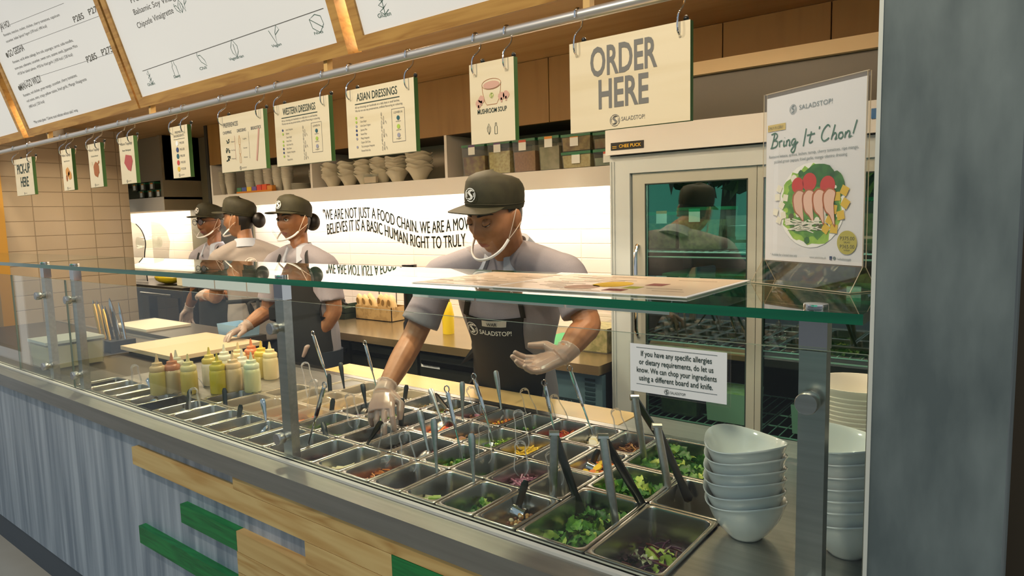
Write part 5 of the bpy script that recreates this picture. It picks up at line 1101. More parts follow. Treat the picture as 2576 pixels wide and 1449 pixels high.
# ================================================================ OUTSIDE, SEEN ONLY AS REFLECTIONS IN THE GLASS
rr = random.Random(21)
def tree(x, y, h, r, label, ma):
    t = thing('street_tree', (x, y, 0), label, 'tree', 'trees across the street')
    G().tube([(x, y, 0), (x+.1, y, h*.5), (x-.1, y+.1, h*.8)], [.22, .16, .08], 8).build('trunk', M('bark', '#4a3c2c', .8), t)
    g = G()
    for k in range(420):
        a, b = rr.uniform(0, 6.28), rr.uniform(-1, 1); q = r*rr.uniform(.45, 1); c = Vector((x+q*math.cos(a)*math.sqrt(1-b*b), y+q*math.sin(a)*math.sqrt(1-b*b), h*.72+q*b*.75)); s = rr.uniform(.18, .42)
        u = Vector((rr.uniform(-1, 1), rr.uniform(-1, 1), rr.uniform(-1, 1))).normalized(); w = u.orthogonal().normalized(); g.add([c-u*s, c-w*s*.6, c+u*s, c+w*s*.6], [(0, 1, 2, 3)])
    tag(g.build('foliage', ma, t), kind='stuff')
F1, F2 = leafm('tree_leaf', '#7fa83a', '#3f6a22'), leafm('tree_leaf_dark', '#4a7a34', '#2a4a1e')
tree(-8.9, -9, 3.5, 1.5, 'tree across the street, only reflected in the fridge glass, left one', F1); tree(-5.6, -10.5, 4.2, 1.6, 'tree across the street, only reflected in the fridge glass, middle one', F2); tree(-2.4, -9, 3.7, 1.4, 'tree across the street, only reflected in the fridge glass, right one', F1)
tag(G().box(-8.8, -8.55, -3.0, -.5, 0, 2.3).build('white_reflector', M('reflector_white', '#dfe3e6', .6)), 'white kiosk, added left of the camera to brighten the front glass reflection', 'reflector')  # made-up white box, added only to brighten the reflection in the glass
tag(G().box(-12, 9, -18.2, -18, 0, 3.2).build('street_fence', M('turquoise_fence', '#5fc4a8', .6)), 'turquoise street fence behind the camera, only reflected', 'fence')
tag(G().box(-30, 30, -40, -.901, -.06, -.01).build('street_ground', M('asphalt', '#55565a', .85)), kind='structure')

# ================================================================ PEOPLE
def skinm(n, c, c2): return M('skin_'+n, c, .48, sss=.12, noise=(c2, (25, 25, 25), 3, .35, .7))
SHIRT = M('heather_grey_knit', '#888388', .85, noise=('#7d797e', (700, 700, 700), 2, .3, .7), bump=(.25, .004, (14, 14, 14)))
SHIRT2 = M('heather_warm_knit', '#8e857e', .85, noise=('#827a73', (700, 700, 700), 2, .3, .7), bump=(.3, .006, (12, 12, 12)))
COLLAR = M('collar_blue_grey', '#a2a9b4', .8, noise=('#989faa', (600, 600, 600), 2, .4, .6))
APRON = M('black_apron', '#0e100f', .8, bump=(.3, .005, (16, 16, 16))); JEAN = M('dark_trousers', '#1f2832', .85)
OLIVE = M('olive_cap', '#2e2c16', .75, noise=('#272511', (30, 30, 30), 2, .4, .6), bump=(.2, .002, (60, 60, 60))); HAIR = M('black_hair', '#120e0b', .45)
LIP = M('lips', '#8c4a3c', .4); LIPD = M('dark_lips', '#7a3630', .4); SCLERA = M('eye_white', '#d8d0c6', .25); IRIS = M('iris', '#1c100a', .15)
MASKW = M('mask_white', '#e6e6e2', .4); LOOP = M('ear_loop', '#cfc0ae', .5); FILM = glassm('mask_film', (.97, .97, .97), .6, .05, .1, .06, (.8, .8, .8))

def fuse(gs, name, voxel, mats, parent, smooth=2):
    G0 = G()
    for g in gs: G0.add(g.v, g.f)
    o = G0.build(name+'_raw', [], smooth=False); md = o.modifiers.new('r', 'REMESH'); md.mode = 'VOXEL'; md.voxel_size = voxel; md.use_smooth_shade = True
    if smooth: sm = o.modifiers.new('s', 'SMOOTH'); sm.factor = .5; sm.iterations = smooth
    bpy.context.view_layer.update(); dg = bpy.context.evaluated_depsgraph_get(); me = bpy.data.meshes.new_from_object(o.evaluated_get(dg)); me.name = name
    bpy.data.objects.remove(o); me.materials.clear()
    for m in mats: me.materials.append(m)
    org = parent.location
    bv = BVHTree.FromPolygons([v.co.copy() for v in me.vertices], [tuple(p.vertices) for p in me.polygons])
    me.transform(Matrix.Translation(-org)); me.polygons.foreach_set('use_smooth', [True]*len(me.polygons)); me.update()
    ob = bpy.data.objects.new(name, me); COL.objects.link(ob); ob.parent = parent
    return ob, bv
def limb(pts, rads, flat=None, side=None, n=14, k=5):
    """smooth tapered tube through joints"""
    P_ = catmull(pts, k); m = len(P_); rr_ = []; ff = []
    for i in range(m):
        t = i/k; a = min(int(t), len(rads)-1); b = min(a+1, len(rads)-1); u = t-a; u = u*u*(3-2*u)
        rr_.append(rads[a]*(1-u)+rads[b]*u)
        if flat: ff.append((flat[a][0]*(1-u)+flat[b][0]*u, flat[a][1]*(1-u)+flat[b][1]*u))
    return G().tube(P_, rr_, n, flat=ff or None, side=side)
# --- head, local axes: +X the person's left, -Y forward, +Z up, origin between the ears
BUMPS = [(0, -.004, .0085, .022, .009), (0, -.024, .011, .015, .018), (0, -.036, .016, .008, .006), (.013, -.034, .007, .007, .006), (-.013, -.034, .007, .007, .006), (0, .016, .010, .012, -.003),
         (.031, .034, .020, .008, .005), (-.031, .034, .020, .008, .005), (.031, .012, .017, .012, -.010), (-.031, .012, .017, .012, -.010), (.046, -.016, .020, .016, .005), (-.046, -.016, .020, .016, .005),
         (0, -.058, .021, .007, .009), (0, -.071, .017, .006, .0085), (0, -.0645, .022, .0022, -.004), (0, -.081, .018, .006, -.004), (0, -.100, .017, .013, .009), (0, -.047, .005, .008, -.0015)]
def headp(d, fem=0):
    x, y, z = d; c = .116; Z = c*z; t = max(0, -z)
    X = .0735*x*(1-(.27+.05*fem)*t**1.9)*(1-.04*fem*t); b = .090 if y < 0 else .100; Y_ = b*y
    if y < 0: Y_ = -abs(Y_)**.9*b**.1*(1-.06*t) ; X *= 1+.05*(-y)*(1-abs(x))
    else: Y_ *= 1-.42*t**1.2
    if y < 0:
        w = min(1, (-y)*1.6)
        for cx, cz, wx, wz, am in BUMPS:
            q = ((X-cx)/wx)**2+((Z-cz)/wz)**2
            if q < 9: Y_ -= am*math.exp(-q)*w*(1-.12*fem)
    return Vector((X, Y_, Z))
def head_g(Mt, fem=0, nu=90, nv=80, scale=1.0):
    vs = []
    for i in range(nv+1):
        a = math.pi*i/nv
        for j in range(nu):
            b = 2*math.pi*j/nu; vs.append(Mt @ (headp((math.sin(a)*math.cos(b), math.sin(a)*math.sin(b), -math.cos(a)), fem)*scale))
    g = G().add(vs, [(i*nu+j, i*nu+(j+1) % nu, (i+1)*nu+(j+1) % nu, (i+1)*nu+j) for i in range(nv) for j in range(nu)])
    for s in (-1, 1):
        e_ = Mt.to_3x3() @ (Matrix.Rotation(R(-14*s), 3, 'Z') @ Matrix.Rotation(R(-12), 3, 'X')); g.ell(Mt @ Vector((s*.0765, .014, -.004)), .0085, .019, .031, e_, 0, 14, 10)
        g.ell(Mt @ Vector((s*.0775, .012, -.030)), .007, .010, .010, e_, 0, 10, 8)
    return g
def head_matrix(c, fwd, up=UZ):
    f = Vector(fwd).normalized(); y = -f; z = Vector(up); z = (z-y*z.dot(y)).normalized(); x = y.cross(z)
    m = Matrix((x, y, z)).transposed().to_4x4(); m.translation = Vector(c); return m
def hand_g(wrist, d, nrm, thumb, curls, extra=0.0, tcurl=.5, cuff=0.0, arm=None):
    """palm, five bent fingers and thumb; nrm = way the palm faces, thumb = side the thumb is on"""
    w = Vector(wrist); d = Vector(d).normalized(); nrm = Vector(nrm); nrm = (nrm-d*nrm.dot(d)).normalized(); t = d.cross(nrm); t = t if t.dot(Vector(thumb)) > 0 else -t
    gs = [limb([w-d*.012, w+d*.022, w+d*.06, w+d*.090], [.026+extra, .034+extra, .040+extra, .039+extra], [(1, .72), (1, .52), (1, .40), (1, .30)], t)]
    for i, (o, L) in enumerate(((.0310, .074), (.0105, .083), (-.0100, .077), (-.0295, .060))):
        p = w+d*(.084-(.004 if i in (0, 2) else 0)-(.010 if i == 3 else 0))+t*o; a = 0; pts = [p-d*.018, p]; base = (d+t*o*5.0).normalized()
        for k, fr_ in enumerate((.45, .31, .24)):
            a += curls[i][k]; v = base*math.cos(a)+nrm*math.sin(a); p = p+v*L*fr_; pts.append(p)
        gs.append(G().tube(pts, [.0094+extra, .0092+extra, .0085+extra, .0077+extra, .0055+extra], 10))
    p = w+d*.020+t*.024+nrm*.004; v1 = (d*.55+t*.72+nrm*.28).normalized(); q = p+v1*.040; v2 = (d*(.9)+t*(.35-.5*tcurl)+nrm*.5*tcurl).normalized(); r_ = q+v2*.030; s_ = r_+(v2+nrm*.25*tcurl).normalized()*.024
    gs.append(limb([w+d*.006+t*.010, p, q], [.016+extra, .017+extra, .0125+extra])); gs.append(G().tube([q-v2*.004, q+v2*.006, r_, s_], [.0122+extra, .012+extra, .0102+extra, .0068+extra], 10))
    if cuff and arm is not None:
        ad = (Vector(arm)-w).normalized(); gs.append(limb([w+d*.015, w+ad*.018, w+ad*cuff], [.034+extra, .031+extra, .037+extra], [(1, .8), (1, .9), (1, .95)], t))
    return gs

def person(label, feet, hips, chest, neckb, headc, fwd, side, arms, skin, skin2, voxel=.004, fem=0, up=UZ, shirt=SHIRT, opts=(), lip=LIP, shw=.185, hs=1.0, lidf=.5, front=None, captilt=8):
    """arms: dict L/R -> (shoulder, elbow, wrist, hand spec or None)"""
    t = thing('person', tuple(feet), label, 'person'); O = t.location
    sk = skinm(skin, skin, skin2); side = Vector(side).normalized(); hips, chest, neckb, headc = map(Vector, (hips, chest, neckb, headc))
    spine = (neckb-hips).normalized(); front = Vector(front) if front else side.cross(UZ)
    front = (front-spine*front.dot(spine)).normalized(); HM = head_matrix(headc, fwd, up); HI = HM.inverted(); S3 = Matrix.Scale(hs, 4)
    HMs = HM @ S3; nkr = .84 if fem else 1.03
    shl = (arms['L'][0]+arms['R'][0])/2
    mid = (hips+chest)/2
    def torso(e):
        low = hips-Vector((0, 0, .13))
        return limb([low, hips, mid, chest, chest.lerp(neckb, .62), neckb+spine*.01], [.165+e, .163+e, .150+e, shw*.93+e, shw*.84+e, .062+e*.4], [(1, .72), (1, .70), (1, .68), (1, .64), (1, .52), (1, .9)], side, 24, 6)
    hd = head_g(HMs, fem)
    nk = limb([neckb-spine*.05, neckb+spine*.02, HMs @ Vector((0, .030, -.07)), HMs @ Vector((0, .022, -.01))], [.066, .054*nkr, .051*nkr, .052*nkr], None, None, 16, 5)
    gs = [torso(-.008), hd, nk]; shirt_g = [torso(.010)]; glove = {}
    for k, (sh_, el, wr, hspec) in arms.items():
        sh_, el, wr = Vector(sh_), Vector(el), Vector(wr); fo = (wr-el)
        a0 = chest.lerp(neckb, .55)
        gs.append(limb([a0.lerp(sh_, .55), sh_, sh_.lerp(el, .55), el, el.lerp(wr, .35), wr], [.042, .046, .042, .040, .040, .027], None, None, 14, 5)); gs.append(limb([neckb-spine*.012, neckb.lerp(sh_, .5)-UZ*.008, sh_], [.04, .04, .04]))
        shirt_g.append(limb([neckb+spine*.004, neckb.lerp(sh_, .45)+UZ*.008, sh_], [.052, .056, .058], None, None, 16, 5)); se = sh_.lerp(el, .78); shirt_g.append(limb([a0.lerp(sh_, .35), a0.lerp(sh_, .75)-UZ*.002, sh_, sh_.lerp(el, .4), se], [.070, .066-.010*fem, .061-.006*fem, .060-.004*fem, .066-.004*fem], None, None, 18, 5))
        if hspec: d, nrm, th, cur, tc_, gl = hspec; gs += hand_g(wr, d, nrm, th, cur, 0, tc_); glove[k] = (wr, d, nrm, th, cur, tc_, el) if gl else None
    body, bv = fuse(gs, 'body', voxel, [sk], t, 1)
    shob, sbv = fuse(shirt_g, 'polo_shirt', .007, [shirt], t, 5)
    for k, v in glove.items():
        if v: wr, d, nrm, th, cur, tc_, el = v; fuse(hand_g(wr, d, nrm, th, cur, .0013, tc_, .030, el), 'glove', .0026, [GLOVE], t, 2)
    # collar
    g = G(); n = 28; vs = []; c0 = neckb+spine*.004; l = side
    for i in range(n+1):
        a = R(26+(308)*i/n); u = front*math.cos(a)+l*math.sin(a); tip = abs(i/n-.5)*2; tip = tip**4
        ck = .86 if fem else 1.0; vs += [c0-spine*.02+u*.074*ck, c0+spine*(.036-.02*tip)+u*.061*ck, c0+spine*(.040-.018*tip)+u*.070*ck, c0-spine*(.012+.045*tip)+u*(.100+.012*tip)*ck, c0-spine*(.012+.045*tip)+u*(.094+.012*tip)*ck]
    g.add(vs, [(i*5+j, i*5+(j+1) % 5, (i+1)*5+(j+1) % 5, (i+1)*5+j) for i in range(n) for j in range(5)]+[(0, 1, 2, 3, 4), tuple(n*5+j for j in (4, 3, 2, 1, 0))])
    g.build('collar', COLLAR, t, angle=50)
    # trousers and shoes
    for s in (-1, 1):
        h0 = hips+side*.085*s-UZ*.08; ft = Vector((feet[0], feet[1], 0))+side*.10*s
        limb([h0, h0.lerp(ft, .5), ft+UZ*.09], [.10, .075, .06]).build('trouser_leg', JEAN, t)
        G().ell(ft+front*.05+UZ*.045, .045, .12, .045, Matrix((side, -front if False else front, UZ)).transposed(), 0).build('shoe', BLACKM, t)
    # bib apron on the shirt
    def onshirt(s, h, lift=.007):
        p0 = mid+side*s+spine*h+front*.45; hit = sbv.ray_cast(p0, -front, .7)
        return (hit[0]+front*lift) if hit[0] is not None else None
    if 'apron' in opts:
        h0 = (chest-mid).length+.02; nx, ny = 14, 16; g = G(); rows = []
        for j in range(ny+1):
            h = h0-(h0+.34)*j/ny; hw = .115 if h > .09 else (.115+.05*min(1, (.09-h)/.09)); row = []
            last = None
            for i in range(nx+1):
                s = -hw+2*hw*i/nx; p = onshirt(s, max(h, -.20)); 
                if p is None: p = mid+side*s+spine*h+front*.10
                if h < -.20: p = p-UZ*(-.20-h)
                row.append(p)
            rows.append(row)
        for lift in (0, -.004):
            g.add([p+front*lift for r_ in rows for p in r_], [(j*(nx+1)+i, j*(nx+1)+i+1, (j+1)*(nx+1)+i+1, (j+1)*(nx+1)+i) for j in range(ny) for i in range(nx)])
        ap = g.build('apron', APRON, t, angle=70)
        for s in (-1, 1):
            a = rows[0][0 if s < 0 else nx]; b = neckb+side*.075*s+front*.035+spine*.012
            G().tube(catmull([a, a.lerp(b, .5)+front*.018, b, neckb+side*.05*s-front*.05+spine*.02], 5), .010, 6, flat=(1, .25), side=side).build('apron_strap', APRON, t)
        if 'print' in opts:
            g = G()
            def proj(vs):
                out = []
                for s, h in vs:
                    p = onshirt(s, h, .0095); out.append(p if p is not None else mid+front*.12)
                return out
            LG_ = G(); logo(LG_, (0, 0, 0), UX, UZ, .030, 0, 0, .0032)
            g.add(proj([(v[0]-.085, v[2]+h0-.055) for v in LG_.v]), LG_.f)
            vs, fs = text2d('SALADSTOP!', .01); g.add(proj([(-.048+x*.0215*.78, h0-.068+y*.0215) for x, y in vs]), fs)
            g.build('print', WHITEINK, ap, smooth=False)
            g = G(); tg_ = proj([(-.03+.0095*i, h0-.027+.026*j) for j in (0, 1) for i in range(11)]); g.add([p+front*.002 for p in tg_], [(i, i+1, 12+i, 11+i) for i in range(10)]); nt = g.build('name_tag', M('silver_tag', '#b9b5ae', .35, .3), ap, smooth=False)
            vs, fs = text2d('WAR', .02); g = G().add([p+front*.0045 for p in proj([(-.008+x*.0125, h0-.021+y*.013) for x, y in vs])], fs); g.build('lettering', BLACKM, nt, smooth=False)
    # face
    def face(x, z, lift=.0012):
        p0 = HMs @ Vector((x, -.25, z)); d = (HMs.to_3x3() @ Vector((0, 1, 0))).normalized(); h = bv.ray_cast(p0, d, .3)
        return (h[0] if h[0] is not None else HMs @ Vector((x, -.09, z)))-d*lift
    for s in (-1, 1):
        ec = Vector((s*.0315, -.0735, .0115)); E_ = Matrix.Rotation(R(-22 if lidf > .6 else 0), 3, 'X')
        g = G().ell(HMs @ ec, .0125*hs, .0125*hs, .0125*hs, HM.to_3x3(), 0, 16, 12); iris = HMs @ (ec+Vector((opts_gaze(opts)*.0042, -.0088, -.005 if lidf > .6 else 0))); g.ell(iris, .0068*hs, .0044*hs, .0068*hs, HM.to_3x3(), 1, 12, 8); g.build('eye', [SCLERA, IRIS], t)
        g = G(); vs = []; nu, nv = 14, 7                           # upper lid
        zl = .0085-.0165*lidf
        for j in range(nv+1):
            for i in range(nu+1):
                x = -1+2*i/nu; z0 = .0075*(1-x*x)-.001*x*s; zlo = (zl)*(1-x*x)**.6+.0005; zz_ = .012+(zlo-.012)*j/nv
                xx = x*.0165; q = max(0, .0138**2-min(xx*xx, .00017)-min(zz_*zz_, .00016))**.5; vs.append(HMs @ (ec+Vector((xx, -q-.0012+.0035*abs(x)**3, zz_))))
        g.add(vs, [(j*(nu+1)+i, j*(nu+1)+i+1, (j+1)*(nu+1)+i+1, (j+1)*(nu+1)+i) for j in range(nv) for i in range(nu)]); g.build('eyelid', sk, t)
        lash = [Vector(v) for v in vs[nv*(nu+1):]]; G().tube([p-(HM.to_3x3() @ UY)*.0006 for p in lash], .0011, 5).build('eyelash', HAIR, t)
        g = G(); k = 9; pts = [face(s*(.012+.042*i/k), .0335+.007*math.sin(2.3*i/k)-.004*(i/k)**3, .0012) for i in range(k+1)]
        g.tube(pts, [.0022]+[.0036]*3+[.0034]*3+[.0026, .002, .001], 6, flat=(1, .5), side=HM.to_3x3() @ UZ); g.build('eyebrow', HAIR, t)
    for z0, z1, nm in ((-.0645, -.0555, 'upper_lip'), (-.0745, -.0648, 'lower_lip')):
        g = G(); vs = []; nu = 12
        for j in range(4):
            for i in range(nu+1):
                x = -1+2*i/nu; e_ = (1-x*x)**.7; a = z0 if nm == 'lower_lip' else z1; b = -.0647; zz_ = b+(a-b)*(j/3)*e_; vs.append(face(x*.0235, zz_, .0011))
        fs = [(j*(nu+1)+i, j*(nu+1)+i+1, (j+1)*(nu+1)+i+1, (j+1)*(nu+1)+i) for j in range(3) for i in range(nu)]
        g.add(vs, fs if nm == 'upper_lip' else [f[::-1] for f in fs]); g.build(nm, lip, t)
    # hair below the cap
    g = G(); nu, nv = 48, 30; ok = {}
    for i in range(nv+1):
        for j in range(nu):
            a = math.pi*i/nv; b = 2*math.pi*j/nu; d = Vector((math.sin(a)*math.cos(b), math.sin(a)*math.sin(b), -math.cos(a))); p = headp(d, fem); g.v.append(tuple(HMs @ (p*1.045+Vector((0, .002, 0)))))
            ok[i, j] = (p.z > -.055-.02*fem and p.y > .030) or (p.z > -.004+.6*max(0, .006-p.y) and p.y > -.020 and abs(p.x) > .05 and not (p.z < .02 and -.002 < p.y < .03 and abs(p.x) > .069)) or p.z > .05
    for i in range(nv):
        for j in range(nu):
            q = [(i, j), (i, (j+1) % nu), (i+1, (j+1) % nu), (i+1, j)]
            if all(ok[k] for k in q): g.f.append(tuple(a*nu+b for a, b in q)); g.m.append(0)
    g.build('hair', HAIR, t)
    if 'bun' in opts: G().ell(HMs @ Vector((0, .138, -.012)), .043, .038, .047, HM.to_3x3(), 0, 18, 12).build('hair_bun', HAIR, t)
    # cap
    CM = HMs @ Matrix.Rotation(R(-captilt), 4, 'X')
    g = G(); n = 48; prof = [(1.0, .030), (1.035, .040), (1.05, .062), (1.04, .085), (.985, .106), (.86, .122), (.62, .132), (.3, .137), (.02, .138)]; vs = []
    for f_, z in prof:
        for j in range(n):
            a = 2*math.pi*j/n; y = math.sin(a); vs.append(CM @ Vector((.080*f_*math.cos(a), (.0985 if y < 0 else .106)*f_*y+.001, z+.006*(-y)*(z < .05)+.010*y*(z > .1)*-1)))
    m_ = len(prof); g.add(vs, [(i*n+j, i*n+(j+1) % n, (i+1)*n+(j+1) % n, (i+1)*n+j) for i in range(m_-1) for j in range(n)]+[tuple((m_-1)*n+j for j in range(n))])
    cp_ = g.build('cap', OLIVE, t, angle=60)
    g = G(); nb = 22; vs = []
    for lay in (0, .003):
        for i in range(nb+1):
            a = R(-158+136*i/nb); u = (i/nb-.5)*2; L = .072*(1-abs(u)**2.6)
            for k in range(6):
                q = k/5; b0 = Vector((.082*math.cos(a), .101*math.sin(a)+.001, .041)); vs.append(CM @ (b0+Vector((.10*math.cos(a)*q*(L/.072)*.35, -L*q, (-.008*q*q-.020*u*u*q)*(L/.072)-lay*(1-.9*abs(u)**6)))))
    K = (nb+1)*6; fs = [(i*6+k, (i+1)*6+k, (i+1)*6+k+1, i*6+k+1) for i in range(nb) for k in range(5)]; fs += [tuple(v+K for v in f[::-1]) for f in fs]
    fs += [(i*6+5, (i+1)*6+5, K+(i+1)*6+5, K+i*6+5) for i in range(nb)]
    g.add(vs, fs); g.build('brim', OLIVE, cp_, angle=60)
    g = G(); [g.tube([CM @ Vector((.0805*1.043*math.cos(2*math.pi*j/40), (.0985 if math.sin(2*math.pi*j/40) < 0 else .106)*1.043*math.sin(2*math.pi*j/40)+.001, .046+.004*math.sin(2*math.pi*j/40)*-1)) for j in range(41)], .0012, 5, cap=False)]; g.build('seam', OLIVE, cp_)
    if 'caplogo' in opts:
        g = G(); logo(g, CM @ Vector((0, -.1065, .079)), CM.to_3x3() @ UX, CM.to_3x3() @ Vector((0, .05, 1)), .0195, 0, .0015, .0026); g.build('emblem', WHITEINK, cp_, smooth=False)
    # chin guard
    if 'mask' in opts:
        band = catmull([Vector(p) for p in ((-.068, -.030, -.058), (-.060, -.062, -.080), (-.036, -.093, -.097), (0, -.108, -.102), (.036, -.093, -.097), (.060, -.062, -.080), (.068, -.030, -.058))], 5)
        mk = G().tube([HMs @ p for p in band], .0055*hs, 8, flat=(1, .6), side=HM.to_3x3() @ UZ).build('chin_guard', MASKW, t)
        g = G(); vs = []
        for k in range(5):
            for p in band: vs.append(HMs @ (Vector((p.x*(1+.015*k), p.y*(1+.05*k)-.003*k, p.z+.012*k))))
        m2 = len(band); c_ = range(6, m2-7); g.add(vs, [(k*m2+i, k*m2+i+1, (k+1)*m2+i+1, (k+1)*m2+i) for k in range(4) for i in c_]); g.build('clear_film', FILM, mk)
        for s in (-1, 1):
            e0 = Vector((s*.068, -.030, -.058))
            for e1, e2 in ((Vector((s*.0735, -.006, -.01)), Vector((s*.0865, .010, .030))), (Vector((s*.075, .004, -.035)), Vector((s*.084, .026, -.018)))):
                G().tube([HMs @ p for p in catmull([e0, e0.lerp(e2, .5)+Vector((s*.004, -.004, 0)), e2], 5)], .0013, 5).build('ear_loop', LOOP, mk)
    if 'glasses' in opts:
        g = G()
        for s in (-1, 1):
            c = Vector((s*.033, -.104, .010)); g.tube([HMs @ (c+Vector((.025*math.cos(k*.349), .004*abs(math.cos(k*.349)), .021*math.sin(k*.349)))) for k in range(19)], .0018, 6, cap=False)
            g.tube([HMs @ p for p in (c+Vector((s*.025, .004, .006)), Vector((s*.078, -.04, .016)), Vector((s*.080, .01, .018)))], .0016, 6)
        g.tube([HMs @ Vector((-.009, -.104, .014)), HMs @ Vector((.009, -.104, .014))], .0016, 6); gl_ = g.build('glasses', BLACK, t)
        for s in (-1, 1): c = Vector((s*.033, -.103, .010)); G().poly([HMs @ (c+Vector((.024*math.cos(k*.449), 0, .020*math.sin(k*.449)))) for k in range(14)], HM.to_3x3() @ UY, .001).build('lens', ACRYL, gl_)
    if 'backprint' in opts:
        def onback(s, h):
            p0 = mid+side*s+spine*h-front*.45; hit = sbv.ray_cast(p0, front, .7); return (hit[0]-front*.0015) if hit[0] is not None else p0+front*.3
        g = G(); h1 = (chest-mid).length+.055; L_ = G(); logo(L_, (0, 0, 0), UX, UZ, .036, 0, 0, .004); g.add([onback(-v[0]+.0, v[2]+h1) for v in L_.v], L_.f)
        vs, fs = text2d('EAT WIDE AWAKE', 0); w0 = max(v[0] for v in vs); g.add([onback(.06-x*.12/w0, h1-.065+y*.012) for x, y in vs], fs); g.build('back_print', M('pale_print', '#c3b7ad', .7), shob, smooth=False)
    if 'ties' in opts:
        b = mid-front*.125-spine*.03; G().tube(catmull([b+side*.06, b+side*.03-UZ*.07-front*.02, b+side*.045-UZ*.2-front*.02, b+side*.05-UZ*.33-front*.01], 5), .012, 6, flat=(1, .3), side=side).build('apron_tie', APRON, t)
        G().tube(catmull([b, b-front*.03-UZ*.05, b+side*.03-front*.035-UZ*.10, b+side*.05-front*.02-UZ*.02, b+side*.02], 5), .009, 6, flat=(1, .3), side=side).build('apron_bow', APRON, t)
        G().tube(catmull([b+side*.17, b+side*.1-front*.008, b, b-side*.1-front*.008, b-side*.17], 5), .012, 6, flat=(1, .3), side=spine).build('apron_band', APRON, t)
    return t
def opts_gaze(o): return 1 if 'gazeL' in o else (-1 if 'gazeR' in o else 0)

CURL = [(.55, .7, .5), (.6, .8, .5), (.65, .8, .5), (.7, .8, .5)]
REL = [(.25, .35, .25), (.3, .4, .3), (.35, .45, .3), (.4, .5, .3)]
# the man reaching into the pans
Rs, Re, Rw = P(1112, 690, Y=1.67), P(1040, 850, Y=1.58), P(966, 984, Y=1.375)
Ls, Le, Lw = P(1422, 688, Y=1.72), P(1478, 815, Y=1.70), P(1418, 895, Y=1.60)
print('arm lengths', (Rs-Re).length, (Re-Rw).length, (Ls-Le).length, (Le-Lw).length)
hipm = P(1300, 985, Y=2.02)
rd = (P(950, 1082, Y=1.262)-Rw).normalized(); ld = (P(1340, 922, Y=1.555)-Lw).normalized()
person('man in black apron and olive cap reaching down into the salad pans', (hipm.x, 2.06, 0), hipm, P(1278, 760, Y=1.85), P(1276, 640, Y=1.725), P(1244, 545, Y=1.60), Vector((-.06, -.92, -.34)), Vector((.985, .10, 0)),
       {'R': (Rs, Re, Rw, (rd, Vector((-.5, .7, -.3)), Vector((.79, .61, 0)), [(.25, .45, .35), (.15, .35, .3), (.4, .55, .4), (.6, .7, .5)], .9, True)), 'L': (Ls, Le, Lw, (ld, Vector((-.2, -.55, .55)), Vector((-.2, .1, 1)), [(.35, .45, .3), (.4, .5, .35), (.45, .5, .35), (.5, .55, .4)], .6, True))},
       '#a2714c', '#90603c', voxel=.0034, opts=('apron', 'print', 'mask', 'caplogo'), lidf=1.0, up=Vector((.10, 0, 1)), shw=.20, hs=.965, captilt=14)
# the woman facing the counter
wy = 2.08; wh = P(738, 556, Y=wy)
person('woman with hair bun, olive cap and black apron facing the counter, nearest the reaching man', (wh.x+.03, wy+.03, 0), (wh.x+.04, wy+.03, .92), (wh.x+.03, wy+.02, 1.20), (wh.x+.02, wy+.015, 1.348), wh, Vector((.12, -.98, -.03)), Vector((1, .25, 0)),
       {'R': (Vector((wh.x-.150, wy-.03, 1.285)), Vector((wh.x-.20, wy-.05, 1.04)), Vector((wh.x-.19, wy-.20, .965)), (Vector((.1, -1, -.22)), Vector((.3, .2, -.9)), Vector((1, 0, 0)), REL, .4, True)), 'L': (Vector((wh.x+.185, wy+.06, 1.275)), Vector((wh.x+.215, wy+.06, 1.05)), P(800, 852, Y=wy), (Vector((-.05, -.12, -1)), Vector((-1, -.1, 0)), Vector((0, -1, 0)), REL, .3, True))},
       '#94643f', '#835533', fem=1, opts=('apron', 'mask', 'bun', 'caplogo', 'gazeL'), lip=LIPD, shw=.155, hs=.92, lidf=.35)
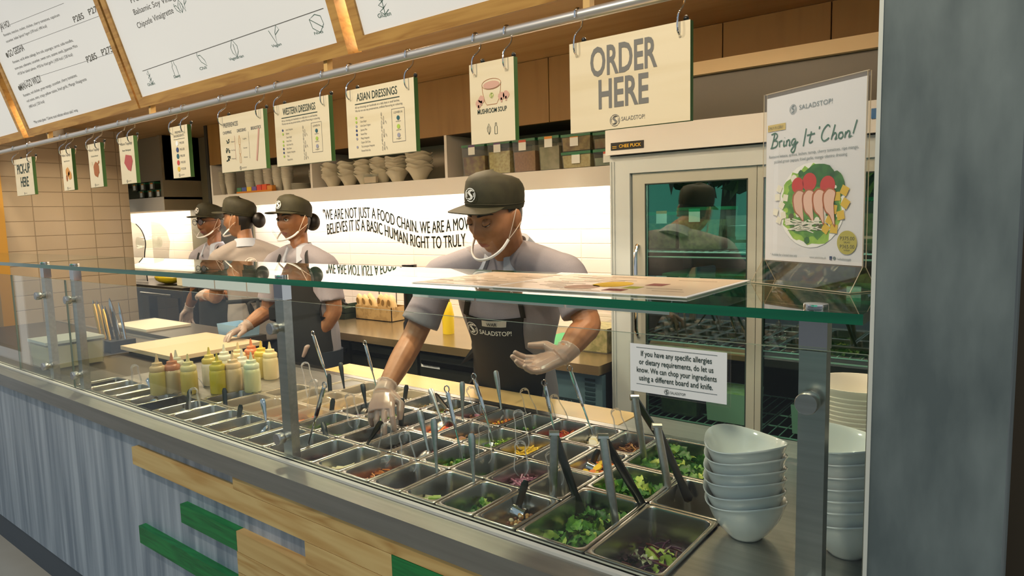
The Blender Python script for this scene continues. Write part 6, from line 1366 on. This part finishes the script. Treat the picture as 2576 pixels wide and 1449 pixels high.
# the colleague seen from behind
by_ = 2.25; bh = P(600, 552, Y=by_); bf = Vector((-.86, .50, 0)); bs = Vector((-.50, -.86, 0)).normalized()   # front, own left
sL, sR = Vector((bh.x, by_, 0))+bs*.165, Vector((bh.x, by_, 0))-bs*.165
person('colleague seen from behind with grey printed shirt and hair bun under an olive cap', (bh.x+.10, by_+.03, 0), (bh.x+.11, by_+.02, .93), (bh.x+.10, by_+.02, 1.20), (bh.x+.05, by_+.01, 1.365), bh, Vector((-.88, -.50, -.03)), bs,
       {'L': (Vector((sL.x+.08, sL.y, 1.295)), Vector((sL.x+.02, sL.y+.0, 1.07)), Vector((sL.x-.20, sL.y+.06, 1.06)), (Vector((-1, .1, .1)), Vector((.1, .5, -1)), Vector((0, 1, 0)), REL, .4, True)), 'R': (Vector((sR.x+.08, sR.y, 1.295)), Vector((sR.x+.12, sR.y+.05, 1.06)), Vector((sR.x-.10, sR.y+.12, 1.04)), None)},
       '#a07250', '#8e6342', fem=1, shirt=SHIRT2, opts=('mask', 'bun', 'backprint', 'ties'), shw=.175, hs=.95, front=tuple(bf), lidf=.3)
# the colleague in glasses
gy = 2.48; gh = P(528, 560, Y=gy)
person('colleague with round glasses and olive cap standing at the far left of the staff', (gh.x+.02, gy+.04, 0), (gh.x+.02, gy+.03, .90), (gh.x+.01, gy+.02, 1.17), (gh.x+.01, gy+.015, 1.335), gh, Vector((.14, -.99, -.05)), Vector((1, .2, 0)),
       {'R': (Vector((gh.x-.155, gy-.03, 1.265)), Vector((gh.x-.21, gy-.03, 1.02)), P(474, 775, Y=gy-.05), (Vector((-.1, -.1, -1)), Vector((1, 0, 0)), Vector((0, -1, 0)), REL, .3, True)), 'L': (Vector((gh.x+.155, gy+.05, 1.26)), Vector((gh.x+.18, gy+.02, 1.03)), Vector((gh.x+.08, gy-.16, 1.0)), None)},
       '#845634', '#73492a', fem=1, opts=('apron', 'mask', 'glasses', 'caplogo', 'gazeL'), lip=LIPD, shw=.155, hs=.95, lidf=.35)
